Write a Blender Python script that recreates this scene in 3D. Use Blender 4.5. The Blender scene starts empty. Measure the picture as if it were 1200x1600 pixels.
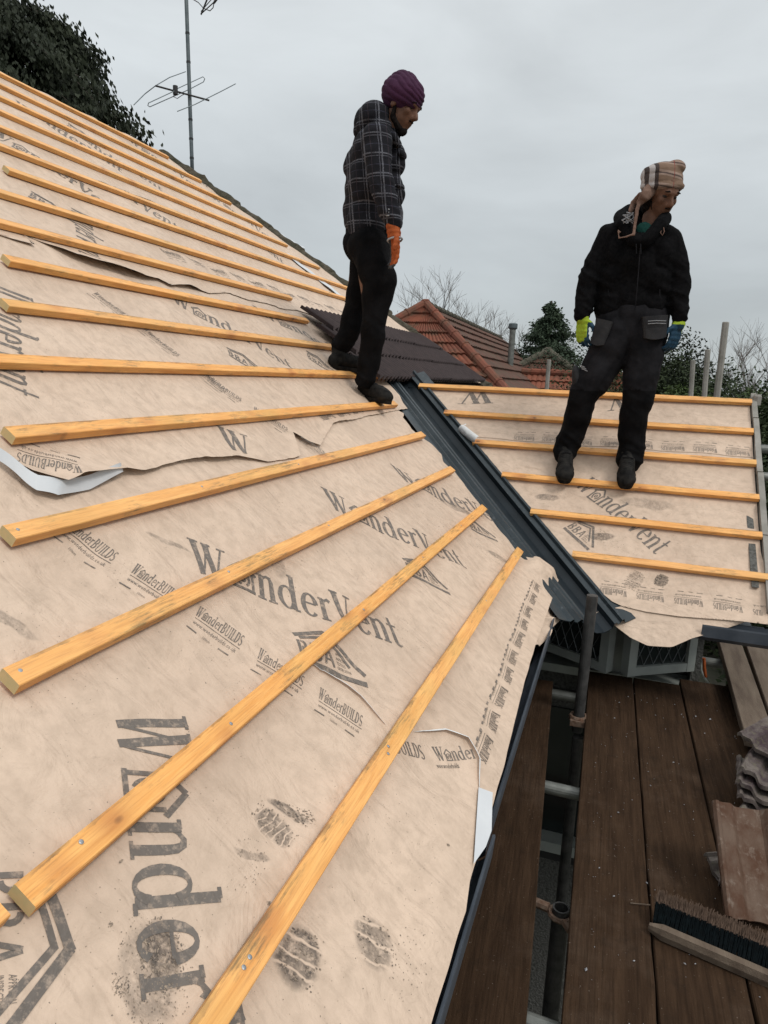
import bpy, bmesh, math, random
from mathutils import Vector, Matrix, noise
random.seed(11)
V = Vector
SC = bpy.context.scene
COL = SC.collection
R_ = math.radians
W, H = 1200.0, 1600.0
F = 1106.0
# camera axes expressed in world (x right along the porch ridge, y along the left eaves, z up)
RM = Matrix(((0.946050366, -0.101385263, 0.307749464),
             (0.321133189, 0.166888114, -0.932213405),
             (0.043152974, 0.980749400, 0.190442734)))
def ray(u, v):
    return RM @ V((u - 600, -(v - 800), -F)).normalized()
def aty(u, v, y):
    d = ray(u, v); return d * (y / d.y)
def atz(u, v, z):
    d = ray(u, v); return d * (z / d.z)
P = R_(36); CP, SP, TP = math.cos(P), math.sin(P), math.tan(P)
S = .76
TH = .028
class Frame:
    def __init__(s, o, a, b, n): s.o, s.a, s.b, s.n = V(o), V(a), V(b), V(n)
    def p(s, a, b, h=0.0): return s.o + s.a * a + s.b * b + s.n * h
    def px(s, u, v, h=0.0):
        d = ray(u, v); w = d * ((s.o.dot(s.n) + h) / d.dot(s.n)) - s.o
        return w.dot(s.a), w.dot(s.b)
NL = V((SP, 0, CP)); NR = V((0, -SP, CP))
FL = Frame(V((-.54 * S, 0, -1.0 * S)) - NL * TH, (0, 1, 0), (-CP, 0, SP), NL)
FR = Frame(V((0, 6.067 * S, -.0596 * S)) - NR * TH, (1, 0, 0), (0, CP, SP), NR)
GA = .345 * S
# ------------------------------------------------------------------ helpers
def tag(o, label=None, cat=None, group=None, kind=None):
    if label: o['label'] = label
    if cat: o['category'] = cat
    if group: o['group'] = group
    if kind: o['kind'] = kind
    return o
def empty(name, loc, label, cat, group=None):
    o = bpy.data.objects.new(name, None); COL.objects.link(o)
    o.location = loc; o.empty_display_size = .05
    return tag(o, label, cat, group)
def link(name, me, mats, parent=None, smooth=False, loc=None, rot=None):
    o = bpy.data.objects.new(name, me); COL.objects.link(o)
    if not isinstance(mats, (list, tuple)): mats = [mats]
    for m in mats: me.materials.append(m)
    if smooth:
        for p in me.polygons: p.use_smooth = True
    if parent:
        o.parent = parent
        o.matrix_parent_inverse = Matrix.Translation(-parent.location)
    if loc is not None: o.location = loc
    if rot is not None: o.rotation_euler = rot
    return o
class MB:
    def __init__(s): s.v = []; s.f = []; s.m = []
    def add(s, vs, fs, mi=0):
        n = len(s.v); s.v += [tuple(v) for v in vs]
        s.f += [tuple(i + n for i in f) for f in fs]; s.m += [mi] * len(fs)
    def build(s, name, mats, parent=None, smooth=False, recalc=False):
        me = bpy.data.meshes.new(name); me.from_pydata(s.v, [], s.f)
        if recalc:
            bm = bmesh.new(); bm.from_mesh(me)
            bmesh.ops.recalc_face_normals(bm, faces=bm.faces); bm.to_mesh(me); bm.free()
        me.polygons.foreach_set('material_index', s.m)
        return link(name, me, mats, parent, smooth)
    def box(s, x0, x1, y0, y1, z0, z1, M=None, mi=0):
        vs = [V((x, y, z)) for x in (x0, x1) for y in (y0, y1) for z in (z0, z1)]
        if M: vs = [M @ v for v in vs]
        s.add(vs, [(0, 1, 3, 2), (4, 6, 7, 5), (0, 4, 5, 1), (2, 3, 7, 6), (0, 2, 6, 4), (1, 5, 7, 3)], mi)
    def tube(s, pts, r, n=8, caps=True, mi=0):
        pts = [V(p) for p in pts]; rs = r if isinstance(r, (list, tuple)) else [r] * len(pts)
        rings = []; up = None
        for i, p in enumerate(pts):
            d = (pts[min(i + 1, len(pts) - 1)] - pts[max(i - 1, 0)])
            d = d.normalized() if d.length > 1e-9 else V((0, 0, 1))
            if up is None:
                up = d.cross(V((0, 0, 1)))
                if up.length < 1e-3: up = d.cross(V((1, 0, 0)))
            up = (up - d * up.dot(d))
            up = up.normalized() if up.length > 1e-6 else d.orthogonal().normalized()
            w = d.cross(up)
            rings.append([p + (up * math.cos(2 * math.pi * k / n) + w * math.sin(2 * math.pi * k / n)) * rs[i] for k in range(n)])
        vs = [v for rg in rings for v in rg]; fs = []
        for i in range(len(pts) - 1):
            for k in range(n):
                a = i * n + k; b = i * n + (k + 1) % n
                fs.append((a, b, b + n, a + n))
        if caps: fs.append(tuple(range(n))[::-1]); fs.append(tuple((len(pts) - 1) * n + k for k in range(n)))
        s.add(vs, fs, mi)
    def grid(s, fn, nu, nv, mi=0):
        vs = [fn(i / nu, j / nv) for j in range(nv + 1) for i in range(nu + 1)]
        fs = [(j * (nu + 1) + i, j * (nu + 1) + i + 1, (j + 1) * (nu + 1) + i + 1, (j + 1) * (nu + 1) + i) for j in range(nv) for i in range(nu)]
        s.add(vs, fs, mi)
def lerp(a, b, t): return a + (b - a) * t
def prof(pts):
    pts = sorted(pts)
    def f(x):
        if x <= pts[0][0]: return pts[0][1]
        for (x0, y0), (x1, y1) in zip(pts, pts[1:]):
            if x <= x1:
                t = (x - x0) / (x1 - x0 + 1e-9); return y0 + (y1 - y0) * t
        return pts[-1][1]
    return f
def sm(t):
    t = max(0, min(1, t)); return t * t * (3 - 2 * t)
# ------------------------------------------------------------------ materials
class NT:
    def __init__(s, name):
        s.m = bpy.data.materials.new(name); s.m.use_nodes = True
        s.t = s.m.node_tree; s.b = s.t.nodes['Principled BSDF']; s.o = s.t.nodes['Material Output']
    def n(s, ty, **kw):
        x = s.t.nodes.new(ty)
        for k, v in kw.items():
            if k in x.inputs: x.inputs[k].default_value = v
            else: setattr(x, k, v)
        return x
    def l(s, a, b): s.t.links.new(a, b)
    def coord(s, kind='Object', scale=(1, 1, 1), rot=(0, 0, 0), rnd=False):
        tc = s.n('ShaderNodeTexCoord'); mp = s.n('ShaderNodeMapping')
        mp.inputs['Scale'].default_value = scale; mp.inputs['Rotation'].default_value = rot
        if rnd:
            oi = s.n('ShaderNodeObjectInfo'); ad = s.n('ShaderNodeVectorMath', operation='MULTIPLY_ADD')
            s.l(oi.outputs['Random'], ad.inputs[0]); ad.inputs[1].default_value = (37, 23, 11)
            s.l(tc.outputs[kind], ad.inputs[2]); s.l(ad.outputs[0], mp.inputs[0])
        else: s.l(tc.outputs[kind], mp.inputs[0])
        return mp.outputs[0]
    def noise(s, co, scale, detail=4, rough=.55, dist=0):
        x = s.n('ShaderNodeTexNoise'); s.l(co, x.inputs['Vector'])
        x.inputs['Scale'].default_value = scale; x.inputs['Detail'].default_value = detail
        x.inputs['Roughness'].default_value = rough; x.inputs['Distortion'].default_value = dist
        return x.outputs['Fac']
    def ramp(s, fac, stops, interp='LINEAR'):
        x = s.n('ShaderNodeValToRGB'); s.l(fac, x.inputs[0]); x.color_ramp.interpolation = interp
        el = x.color_ramp.elements
        while len(el) < len(stops): el.new(.5)
        for e, (p, c) in zip(el, stops):
            e.position = p; e.color = (c, c, c, 1) if not isinstance(c, tuple) else (*c, 1)
        return x.outputs[0]
    def mix(s, fac, a, b, mode='MIX'):
        x = s.n('ShaderNodeMix', data_type='RGBA', blend_type=mode)
        for sock, val in ((x.inputs[0], fac), (x.inputs[6], a), (x.inputs[7], b)):
            if isinstance(val, (int, float)): sock.default_value = val
            elif isinstance(val, tuple): sock.default_value = (*val, 1)
            else: s.l(val, sock)
        return x.outputs[2]
    def math(s, op, a, b=0.0):
        x = s.n('ShaderNodeMath', operation=op)
        for i, val in enumerate((a, b)):
            if isinstance(val, (int, float)): x.inputs[i].default_value = val
            else: s.l(val, x.inputs[i])
        return x.outputs[0]
    def bump(s, hgt, st=.3, dist=.01, prev=None):
        x = s.n('ShaderNodeBump'); x.inputs['Strength'].default_value = st; x.inputs['Distance'].default_value = dist
        s.l(hgt, x.inputs['Height'])
        if prev: s.l(prev, x.inputs['Normal'])
        s.l(x.outputs[0], s.b.inputs['Normal']); return x.outputs[0]
    def fin(s, col=None, rough=.7, metal=0, spec=.5):
        if col is not None:
            if isinstance(col, tuple): s.b.inputs['Base Color'].default_value = (*col, 1)
            else: s.l(col, s.b.inputs['Base Color'])
        if isinstance(rough, (int, float)): s.b.inputs['Roughness'].default_value = rough
        else: s.l(rough, s.b.inputs['Roughness'])
        s.b.inputs['Metallic'].default_value = metal
        s.b.inputs['Specular IOR Level'].default_value = spec
        return s.m
def mottled(name, c0, c1, scale=6, rough=.7, metal=0, bump=.2, bscale=40, spec=.4, dist=.004, kind='Object', rnd=True, det=5, stretch=(1, 1, 1)):
    n = NT(name); co = n.coord(kind, scale=stretch, rnd=rnd)
    f = n.noise(co, scale, det); c = n.mix(n.ramp(f, [(.3, 0.0), (.7, 1.0)]), c0, c1)
    if bump: n.bump(n.noise(co, bscale, 4), bump, dist)
    return n.fin(c, rough, metal, spec)

def mat_membrane(name, c0=(.635, .484, .368), c1=(.555, .420, .318), printed=False, soft=True):
    n = NT(name); co = n.coord('Object')
    wn = n.n('ShaderNodeTexNoise'); n.l(co, wn.inputs['Vector']); wn.inputs['Scale'].default_value = 28
    wv_ = n.n('ShaderNodeVectorMath', operation='MULTIPLY_ADD'); n.l(wn.outputs['Color'], wv_.inputs[0]); wv_.inputs[1].default_value = (.022, .022, .022)
    w2 = n.n('ShaderNodeVectorMath', operation='SUBTRACT'); n.l(co, w2.inputs[0]); w2.inputs[1].default_value = (.011, .011, .011); n.l(w2.outputs[0], wv_.inputs[2]); wob = wv_.outputs[0]
    f1 = n.noise(co, 2.2, 5); f2 = n.noise(co, 26, 5, .6); f3 = n.noise(co, 9, 4, .6, .6)
    c = n.mix(n.ramp(f1, [(.35, 0.0), (.65, 1.0)]), c0, c1)
    c = n.mix(n.math('MULTIPLY', n.ramp(f2, [(.42, 0.0), (.70, 1.0)]), .62), c, (.44, .330, .245))
    # faint grey grime and tiny dark specks, spread unevenly by boots
    co2 = n.coord('Object', scale=(1, 1, 1), rot=(0, 0, .6))
    g = n.math('MULTIPLY', n.ramp(n.noise(co2, 60, 6, .7), [(.60, 0.0), (.74, 1.0)]), n.ramp(f3, [(.50, 0.0), (.72, 1.0)]))
    c = n.mix(n.math('MULTIPLY', g, .55), c, (.22, .17, .13))
    sp = n.ramp(n.noise(co2, 190, 2, .5), [(.735, 0.0), (.76, 1.0)])
    c = n.mix(n.math('MULTIPLY', sp, .8), c, (.10, .08, .065))
    if soft:
        sx_ = None
        for fr, ctr, th, L_, W_, bars, k in PRINTS:
            xa = (fr.a * math.cos(th) + fr.b * math.sin(th)); ya = (fr.b * math.cos(th) - fr.a * math.sin(th)); cc = fr.p(*ctr)
            def dotn(ax, s_):
                d = n.n('ShaderNodeVectorMath', operation='DOT_PRODUCT'); n.l(sco, d.inputs[0]); d.inputs[1].default_value = ax / s_
                return n.math('SUBTRACT', d.outputs['Value'], ax.dot(cc) / s_)
            sco = wob; X, Y = dotn(xa, L_ / 2), dotn(ya, W_ / 2)
            d2 = n.math('ADD', n.math('MULTIPLY', X, X), n.math('MULTIPLY', Y, Y))
            mk = n.ramp(d2, [(.55, 1.0), (1.0, 0.0)])
            if bars: mk = n.math('MULTIPLY', mk, n.ramp(n.math('SINE', n.math('MULTIPLY', X, bars * 3.14159)), [(.0, 1.0), (.35, 0.15)]) if False else n.ramp(n.math('ABSOLUTE', n.math('SINE', n.math('MULTIPLY', X, bars * 1.5708))), [(.15, 0.0), (.40, 1.0)]))
            mk = n.math('MULTIPLY', mk, k); sx_ = mk if sx_ is None else n.math('MAXIMUM', sx_, mk)
        gn = n.ramp(n.noise(co, 85, 6, .75), [(.30, 0.0), (.52, 1.0)]); gm = n.ramp(n.noise(co, 17, 4, .6), [(.30, .30), (.58, 1.0)])
        c = n.mix(n.math('MULTIPLY', sx_, n.math('MULTIPLY', gn, gm)), c, (.055, .045, .038))
    if printed:
        pf = n.math('MULTIPLY', n.ramp(n.noise(co, 75, 6, .7), [(.30, .40), (.50, 1.0)]), .92)
        c = n.mix(pf, c, (.108, .096, .086))
    else:
        geo = n.n('ShaderNodeNewGeometry'); c = n.mix(geo.outputs['Backfacing'], c, (.66, .66, .65))
    # wrinkles: broad soft creases and fine felt
    wv = n.coord('Object', scale=(1.0, 2.6, 1.0), rot=(0, 0, .5))
    h1 = n.noise(wv, 5.5, 3, .5, .8)
    b = n.bump(h1, .5, .028); b = n.bump(n.noise(co, 12, 4, .6, 1.2), .5, .012, b); b = n.bump(n.noise(co, 34, 5, .6), .45, .004, b); n.bump(n.noise(co, 420, 2), .25, .0008, b)
    return n.fin(c, .62, 0, .35)
# boot prints and rubbed dirt: frame, centre, angle, length, width, bars, strength
PRINTS = [(FL, FL.px(467, 1493), .25, .095, .080, 4, .95), (FL, FL.px(585, 1470), .40, .095, .080, 3, .75), (FL, FL.px(432, 1287), 1.5, .085, .062, 7, .8),
          (FL, FL.px(455, 1262), -1.25, .085, .028, 0, 1.0), (FL, FL.px(258, 1487), .9, .085, .050, 0, 1.0), (FL, FL.px(235, 1520), .9, .13, .08, 0, .5),
          (FL, FL.px(395, 1335), 2.2, .07, .018, 0, .7), (FL, FL.px(715, 790), -.9, .22, .08, 0, .6), (FL, FL.px(780, 870), -.8, .16, .05, 0, .6), (FL, FL.px(265, 845), -.9, .12, .02, 0, .6),
          (FL, FL.px(435, 880), .8, .12, .05, 0, .4), (FL, FL.px(20, 975), 1.9, .10, .03, 0, .5),
          (FR, FR.px(1033, 905), 1.2, .075, .06, 5, 1.0), (FR, FR.px(992, 905), 1.2, .12, .08, 6, .5), (FR, FR.px(940, 838), .2, .13, .06, 0, .8), (FR, FR.px(855, 775), .1, .14, .06, 0, .7), (FR, FR.px(1010, 785), 0, .30, .08, 0, .4), (FR, FR.px(955, 695), 0, .10, .05, 0, .6)]
M = {}
M['mem'] = mat_membrane('roofing_membrane'); M['print'] = mat_membrane('membrane_print', printed=True)
def mat_soot():
    n = NT('boot_grime'); co = n.coord('Object'); f = n.ramp(n.noise(co, 110, 6, .75), [(.40, 0.0), (.62, 1.0)])
    c = n.mix(f, (.105, .088, .076), (.36, .28, .21)); return n.fin(c, .9, 0, .2)
M['soot'] = mat_soot()
M['white'] = mottled('membrane_reverse', (.60, .61, .62), (.52, .535, .55), 8, .55, bump=.2, bscale=30)
def mat_pine():
    n = NT('treated_pine'); co = n.coord('Object', scale=(.55, 7, 7), rnd=True)
    f = n.noise(co, 9, 5, .6, .7)
    c = n.mix(n.ramp(f, [(.28, 0.0), (.50, .5), (.72, 1.0)]), (.92, .49, .155), (.72, .30, .065))
    g = n.coord('Object', scale=(2.2, 60, 60), rnd=True)
    c = n.mix(n.math('MULTIPLY', n.ramp(n.noise(g, 6, 3), [(.46, 0.0), (.70, 1.0)]), .55), c, (.50, .20, .055))
    # knots
    k = n.coord('Object', scale=(7.0, 13, 0), rnd=True)
    vo = n.n('ShaderNodeTexVoronoi'); n.l(k, vo.inputs['Vector']); vo.inputs['Scale'].default_value = 1.0
    kn = n.ramp(n.noise(n.coord('Object', scale=(1, 1, 1), rnd=True), 2.6, 2), [(.50, 0.0), (.56, 1.0)])
    c = n.mix(n.math('MULTIPLY', n.ramp(vo.outputs['Distance'], [(.05, 1.0), (.16, .7), (.42, 0.0)]), kn), c, (.44, .14, .035))
    c = n.mix(n.math('MULTIPLY', n.ramp(vo.outputs['Distance'], [(.06, 1.0), (.10, 0.0)]), kn), c, (.10, .035, .015))
    sy = n.n('ShaderNodeSeparateXYZ'); tc_ = n.n('ShaderNodeTexCoord'); n.l(tc_.outputs['Object'], sy.inputs[0])
    ed = n.math('GREATER_THAN', n.math('ADD', sy.outputs['Y'], n.math('MULTIPLY', n.noise(n.coord('Object', rnd=True), 45, 4, .7), .010)), -.0005)
    c = n.mix(n.math('MULTIPLY', ed, n.math('MULTIPLY', n.ramp(n.noise(n.coord('Object', rnd=True), 7, 4, .7), [(.45, 0.0), (.6, 1.0)]), .7)), c, (.16, .09, .04))
    oi_ = n.n('ShaderNodeObjectInfo'); c = n.mix(n.math('MULTIPLY', oi_.outputs['Random'], .45), c, n.mix(.5, c, (.80, .52, .26)))
    # muddy scuffs on the treated face
    d = n.coord('Object', scale=(3, 9, 9), rnd=True)
    e = n.math('MULTIPLY', n.ramp(n.noise(d, 2.0, 6, .7), [(.52, 0.0), (.62, 1.0)]), n.ramp(n.noise(co, 30, 6, .7), [(.45, 0.0), (.6, 1.0)]))
    c = n.mix(n.math('MULTIPLY', e, .75), c, (.17, .12, .06))
    gr = n.coord('Object', scale=(1, 1, 1), rnd=True)
    c = n.mix(n.math('MULTIPLY', n.ramp(n.noise(gr, 3, 3), [(.5, 0.0), (.7, 1.0)]), .3), c, (.50, .34, .10))
    b = n.bump(n.noise(g, 8, 4), .35, .002); n.bump(f, .15, .002, b)
    return n.fin(c, .55, 0, .4)
M['pine'] = mat_pine()
M['end'] = mottled('sawn_end', (.50, .40, .20), (.62, .44, .22), 60, .8)
M['nail'] = mottled('galvanised_nail', (.45, .46, .47), (.3, .31, .32), 80, .35, .8)
def mat_valley():
    n = NT('valley_grp'); co = n.coord('Object'); f = n.noise(co, 5, 6, .6)
    c = n.mix(n.ramp(f, [(.35, 0.0), (.7, 1.0)]), (.020, .029, .034), (.036, .048, .055))
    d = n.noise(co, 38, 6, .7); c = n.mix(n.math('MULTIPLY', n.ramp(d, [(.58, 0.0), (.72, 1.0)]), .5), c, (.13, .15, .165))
    n.bump(n.noise(co, 60, 4), .15, .002)
    return n.fin(c, n.ramp(n.noise(co, 14, 5), [(.3, .40), (.7, .60)]), 0, .4)
M['valley'] = mat_valley()
M['trough'] = mottled('shaded_trough', (.007, .011, .014), (.013, .019, .024), 8, .5, bump=.1, spec=.25)  # valley tray again, its shade and dark reflections put into the colour
M['gutter'] = mottled('anthracite_plastic', (.050, .060, .075), (.085, .097, .115), 12, .45, bump=.1)
def mat_deck():
    n = NT('scaffold_board'); co = n.coord('Object', scale=(9, .8, 9), rnd=True)
    f = n.noise(co, 5, 6, .65, .4)
    c = n.mix(n.ramp(f, [(.3, 0.0), (.7, 1.0)]), (.026, .014, .0075), (.056, .032, .018))
    o2 = n.coord('Object', rnd=True)
    c = n.mix(n.math('MULTIPLY', n.ramp(n.noise(o2, 2.5, 6, .7), [(.52, 0.0), (.72, 1.0)]), .5), c, (.095, .064, .045))
    sp = n.ramp(n.noise(o2, 120, 3, .6), [(.69, 0.0), (.74, 1.0)]); c = n.mix(n.math('MULTIPLY', sp, .6), c, (.26, .21, .17))
    c = n.mix(n.math('MULTIPLY', n.ramp(n.noise(o2, 12, 5, .7), [(.55, 0.0), (.7, 1.0)]), .45), c, (.018, .012, .008))
    g2 = n.noise(n.coord('Object', scale=(60, 1.2, 60), rnd=True), 3, 4, .6); c = n.mix(n.math('MULTIPLY', n.ramp(g2, [(.5, 0.0), (.7, 1.0)]), .55), c, (.016, .009, .005))
    b = n.bump(n.noise(co, 14, 5), .7, .004); b = n.bump(g2, .5, .003, b); n.bump(n.noise(o2, 160, 4, .7), .7, .002, b)
    return n.fin(c, .9, 0, .10)
M['deck'] = mat_deck()
M['oldwood'] = mottled('weathered_board', (.085, .058, .040), (.165, .125, .09), 5, .85, bump=.5, bscale=60, stretch=(5, .8, 5))
M['greywood'] = mottled('grey_weathered_wood', (.20, .19, .165), (.33, .31, .28), 9, .85, bump=.5, bscale=50)
M['rusttube'] = mottled('black_scaffold_tube', (.028, .028, .028), (.085, .082, .078), 22, .55, .3, bump=.5, bscale=70)
M['galv'] = mottled('galvanised_tube', (.12, .125, .115), (.24, .245, .225), 14, .5, .5, bump=.3)
M['rust'] = mottled('rusty_coupler', (.12, .06, .035), (.22, .16, .12), 60, .8, .3, bump=.6, bscale=90, dist=.003)
M['browntile'] = mottled('brown_tile', (.022, .013, .013), (.040, .025, .024), 20, .8, bump=.3, bscale=60)
def mat_oldtile():
    n = NT('lichened_tile'); co = n.coord('Object', rnd=True)
    c = n.mix(n.ramp(n.noise(co, 9, 6, .7), [(.40, 0.0), (.62, 1.0)]), (.055, .038, .042), (.17, .145, .125))
    c = n.mix(n.math('MULTIPLY', n.ramp(n.noise(co, 40, 6, .7), [(.52, 0.0), (.68, 1.0)]), .6), c, (.13, .12, .07))
    n.bump(n.noise(co, 70, 6, .7), .8, .004); return n.fin(c, .9, 0, .2)
M['oldtile'] = mat_oldtile()
def mat_stain():
    n = NT('stained_tile_underside'); co = n.coord('Object', scale=(2, 2, .8))
    c = n.mix(n.ramp(n.noise(co, 5, 6, .65), [(.40, 0.0), (.6, 1.0)]), (.075, .034, .018), (.125, .082, .058))
    c = n.mix(n.math('MULTIPLY', n.ramp(n.noise(co, 18, 6, .7), [(.55, 0.0), (.7, 1.0)]), .5), c, (.27, .22, .18))
    n.bump(n.noise(co, 50, 5), .4, .003); return n.fin(c, .8, 0, .3)
M['stain'] = mat_stain()
def mat_redtile(name, ca, cb, moss):
    n = NT(name); co = n.coord('Object')
    vo = n.n('ShaderNodeTexVoronoi'); n.l(co, vo.inputs['Vector']); vo.inputs['Scale'].default_value = 3.3
    sep = n.n('ShaderNodeSeparateColor'); n.l(vo.outputs['Color'], sep.inputs[0])
    c = n.mix(sep.outputs[0], ca, cb)
    c = n.mix(n.math('MULTIPLY', n.ramp(n.noise(co, 2.5, 6, .7), [(.48, 0.0), (.62, 1.0)]), moss), c, (.075, .062, .040))
    n.bump(n.noise(co, 20, 5), .5, .02); return n.fin(c, .85, 0, .25)
M['red'] = mat_redtile('orange_clay_tile', (.235, .078, .044), (.155, .056, .036), .7)
M['redridge'] = mat_redtile('ridge_tile', (.22, .075, .045), (.15, .055, .036), .5)
M['darkred'] = mat_redtile('mossy_dark_tile', (.115, .052, .036), (.075, .042, .030), .6)
M['moss'] = mottled('mossy_ridge', (.045, .045, .028), (.12, .105, .08), 14, .95, bump=1, bscale=30, dist=.02)
M['hipside'] = M['browntile']
M['pebble'] = mottled('pebbledash', (.06, .058, .052), (.15, .147, .135), 70, .95, bump=1, bscale=70, dist=.01)
M['brick'] = mottled('red_brick', (.22, .085, .055), (.15, .065, .05), 20, .9, bump=.4)
M['upvc'] = mottled('white_upvc', (.27, .29, .27), (.35, .37, .34), 10, .4, bump=.05)
def mat_glass():
    n = NT('window_glass'); co = n.coord('Object')
    c = n.mix(n.noise(co, 4, 3), (.010, .014, .013), (.030, .036, .034)); return n.fin(c, .08, 0, .5)
M['glass'] = mat_glass()
M['lead'] = mottled('window_lead', (.10, .11, .11), (.16, .17, .17), 20, .5, .4)
M['ground'] = mottled('garden_ground', (.045, .05, .03), (.10, .09, .07), 1.5, .95, bump=.5, bscale=12, dist=.05, rnd=False)
M['bark'] = mottled('tree_bark', (.045, .036, .028), (.085, .070, .055), 12, .9, bump=.6)
M['twig'] = mottled('bare_twigs', (.10, .085, .075), (.17, .15, .135), 3, .9, bump=0)
def mat_leaf(name, ca, cb):
    n = NT(name); co = n.coord('Object'); f = n.noise(co, 1.3, 4); g = n.noise(co, 14, 3)
    c = n.mix(n.ramp(f, [(.35, 0.0), (.65, 1.0)]), ca, cb); c = n.mix(n.math('MULTIPLY', g, .5), c, tuple(x * .5 for x in ca))
    return n.fin(c, .7, 0, .2)
M['conifer'] = mat_leaf('conifer_foliage', (.016, .022, .012), (.030, .038, .019))
M['conifer2'] = mat_leaf('spruce_foliage', (.036, .056, .034), (.070, .098, .058))
M['hedge'] = mat_leaf('hedge_foliage', (.024, .036, .016), (.050, .068, .026))
M['bush'] = mat_leaf('bush_foliage', (.040, .065, .018), (.075, .110, .030))
M['alu'] = mottled('dull_aluminium', (.085, .105, .115), (.15, .175, .18), 10, .5, .5, bump=.1)
M['blackplastic'] = mottled('black_plastic', (.015, .015, .016), (.03, .03, .03), 10, .5)
# cloth
def cloth(name, c0, c1, sc=14, rough=.9, b=.5, dist=.006):
    n = NT(name); co = n.coord('Object'); c = n.mix(n.ramp(n.noise(co, sc, 5), [(.35, 0.0), (.68, 1.0)]), c0, c1)
    bb = n.bump(n.noise(co, 16, 3, .5, .6), b, dist * 2); n.bump(n.noise(co, 260, 2), .4, .001, bb)
    m = n.fin(c, rough, 0, .06 if max(c1) < .03 else .2); return m
M['blackcloth'] = cloth('black_work_cloth', (.004, .004, .0045), (.009, .0085, .009))
M['fleece'] = cloth('black_fleece', (.0035, .0035, .004), (.0075, .007, .0075), 60)
M['greycloth'] = cloth('charcoal_work_cloth', (.009, .0088, .010), (.019, .018, .020))
M['pocket'] = cloth('pocket_cloth', (.020, .0195, .021), (.034, .033, .034))
M['turban'] = cloth('plum_turban_cloth', (.038, .012, .032), (.062, .019, .050), 10, .85, .3)
M['skin'] = cloth('brown_skin', (.120, .058, .036), (.165, .082, .052), 30, .55, .05)
M['beard'] = cloth('dark_beard', (.010, .008, .008), (.022, .017, .015), 80)
M['orange'] = cloth('orange_glove_knit', (.36, .085, .022), (.25, .055, .016), 60)
M['greypalm'] = cloth('grey_rubber_palm', (.035, .035, .036), (.055, .054, .055), 30, .6)
M['lime'] = cloth('lime_glove_knit', (.36, .48, .040), (.26, .36, .03), 60)
M['bluepalm'] = cloth('blue_rubber_palm', (.012, .040, .075), (.02, .06, .10), 30, .6)
M['boot'] = cloth('dusty_boot_leather', (.008, .0078, .0078), (.026, .024, .022), 30, .7)
M['sole'] = cloth('boot_sole', (.007, .007, .007), (.026, .023, .020), 40, .8)
M['green'] = cloth('green_shirt', (.01, .055, .045), (.015, .075, .06))
M['silver'] = cloth('reflective_trim', (.28, .28, .29), (.36, .36, .37))
M['tanstrap'] = cloth('tan_strap', (.13, .075, .055), (.20, .125, .095))
def band(n, v, per, off, w):
    f = n.math('FRACT', n.math('ADD', n.math('DIVIDE', v, per), off))
    return n.math('LESS_THAN', f, w)
def mat_plaid(name, base, lines, thread=.75):
    # lines: (direction vector, period, offset, width, colour, strength)
    n = NT(name); co = n.coord('Object')
    nz = n.n('ShaderNodeTexNoise'); n.l(co, nz.inputs['Vector']); nz.inputs['Scale'].default_value = 7
    ad = n.n('ShaderNodeVectorMath', operation='MULTIPLY_ADD'); n.l(nz.outputs['Color'], ad.inputs[0])
    ad.inputs[1].default_value = (.016, .016, .016); n.l(co, ad.inputs[2])
    c = base
    for d, per, off, w, col, st in lines:
        dp = n.n('ShaderNodeVectorMath', operation='DOT_PRODUCT'); n.l(ad.outputs[0], dp.inputs[0]); dp.inputs[1].default_value = d
        c = n.mix(n.math('MULTIPLY', band(n, dp.outputs['Value'], per, off, w), st), c, col)
    thr = n.noise(co, 240, 3, .7); c = n.mix(n.math('MULTIPLY', n.ramp(thr, [(.42, 0.0), (.6, 1.0)]), thread), c, base)
    c = n.mix(n.math('MULTIPLY', n.ramp(n.noise(co, 24, 3), [(.45, 0.0), (.65, 1.0)]), thread * .6), c, base)
    b = n.bump(n.noise(co, 16, 3, .5, .6), .5, .012); n.bump(thr, .4, .001, b)
    return n.fin(c, .95, 0, .15)
hz, vt = (0, 0, 1), (.95, .30, .12)
M['plaid'] = mat_plaid('black_white_plaid', (.012, .012, .015),
    [(hz, .095, 0, .07, (.15, .15, .17), .9), (hz, .095, .13, .045, (.13, .13, .15), .8), (hz, .095, .55, .03, (.06, .06, .09), .9),
     (vt, .085, 0, .08, (.16, .16, .18), .9), (vt, .085, .15, .05, (.13, .13, .15), .8), (vt, .085, .6, .03, (.07, .05, .06), .9)])
HD = (.97, .22, .0); _h = aty(1034, 284, 4.08); HL = _h.x * .97 + _h.y * .22 - .108
M['tartan'] = mat_plaid('tan_check_hat_cloth', (.19, .125, .088),
    [((.15, 0, 1), .062, .15, .42, (.30, .215, .175), .9), ((.15, 0, 1), .062, .02, .12, (.035, .028, .028), .8),
     (HD, .30, -(HL + .012) / .30, .045, (.46, .43, .42), .9), (HD, .30, -(HL + .026) / .30, .050, (.030, .026, .028), .9), (HD, .30, -(HL + .041) / .30, .070, (.46, .43, .42), .85), (HD, .30, -(HL + .062) / .30, .055, (.030, .026, .028), .92), (HD, .30, -(HL + .150) / .30, .012, (.2, .03, .03), .8)], .15)
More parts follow.
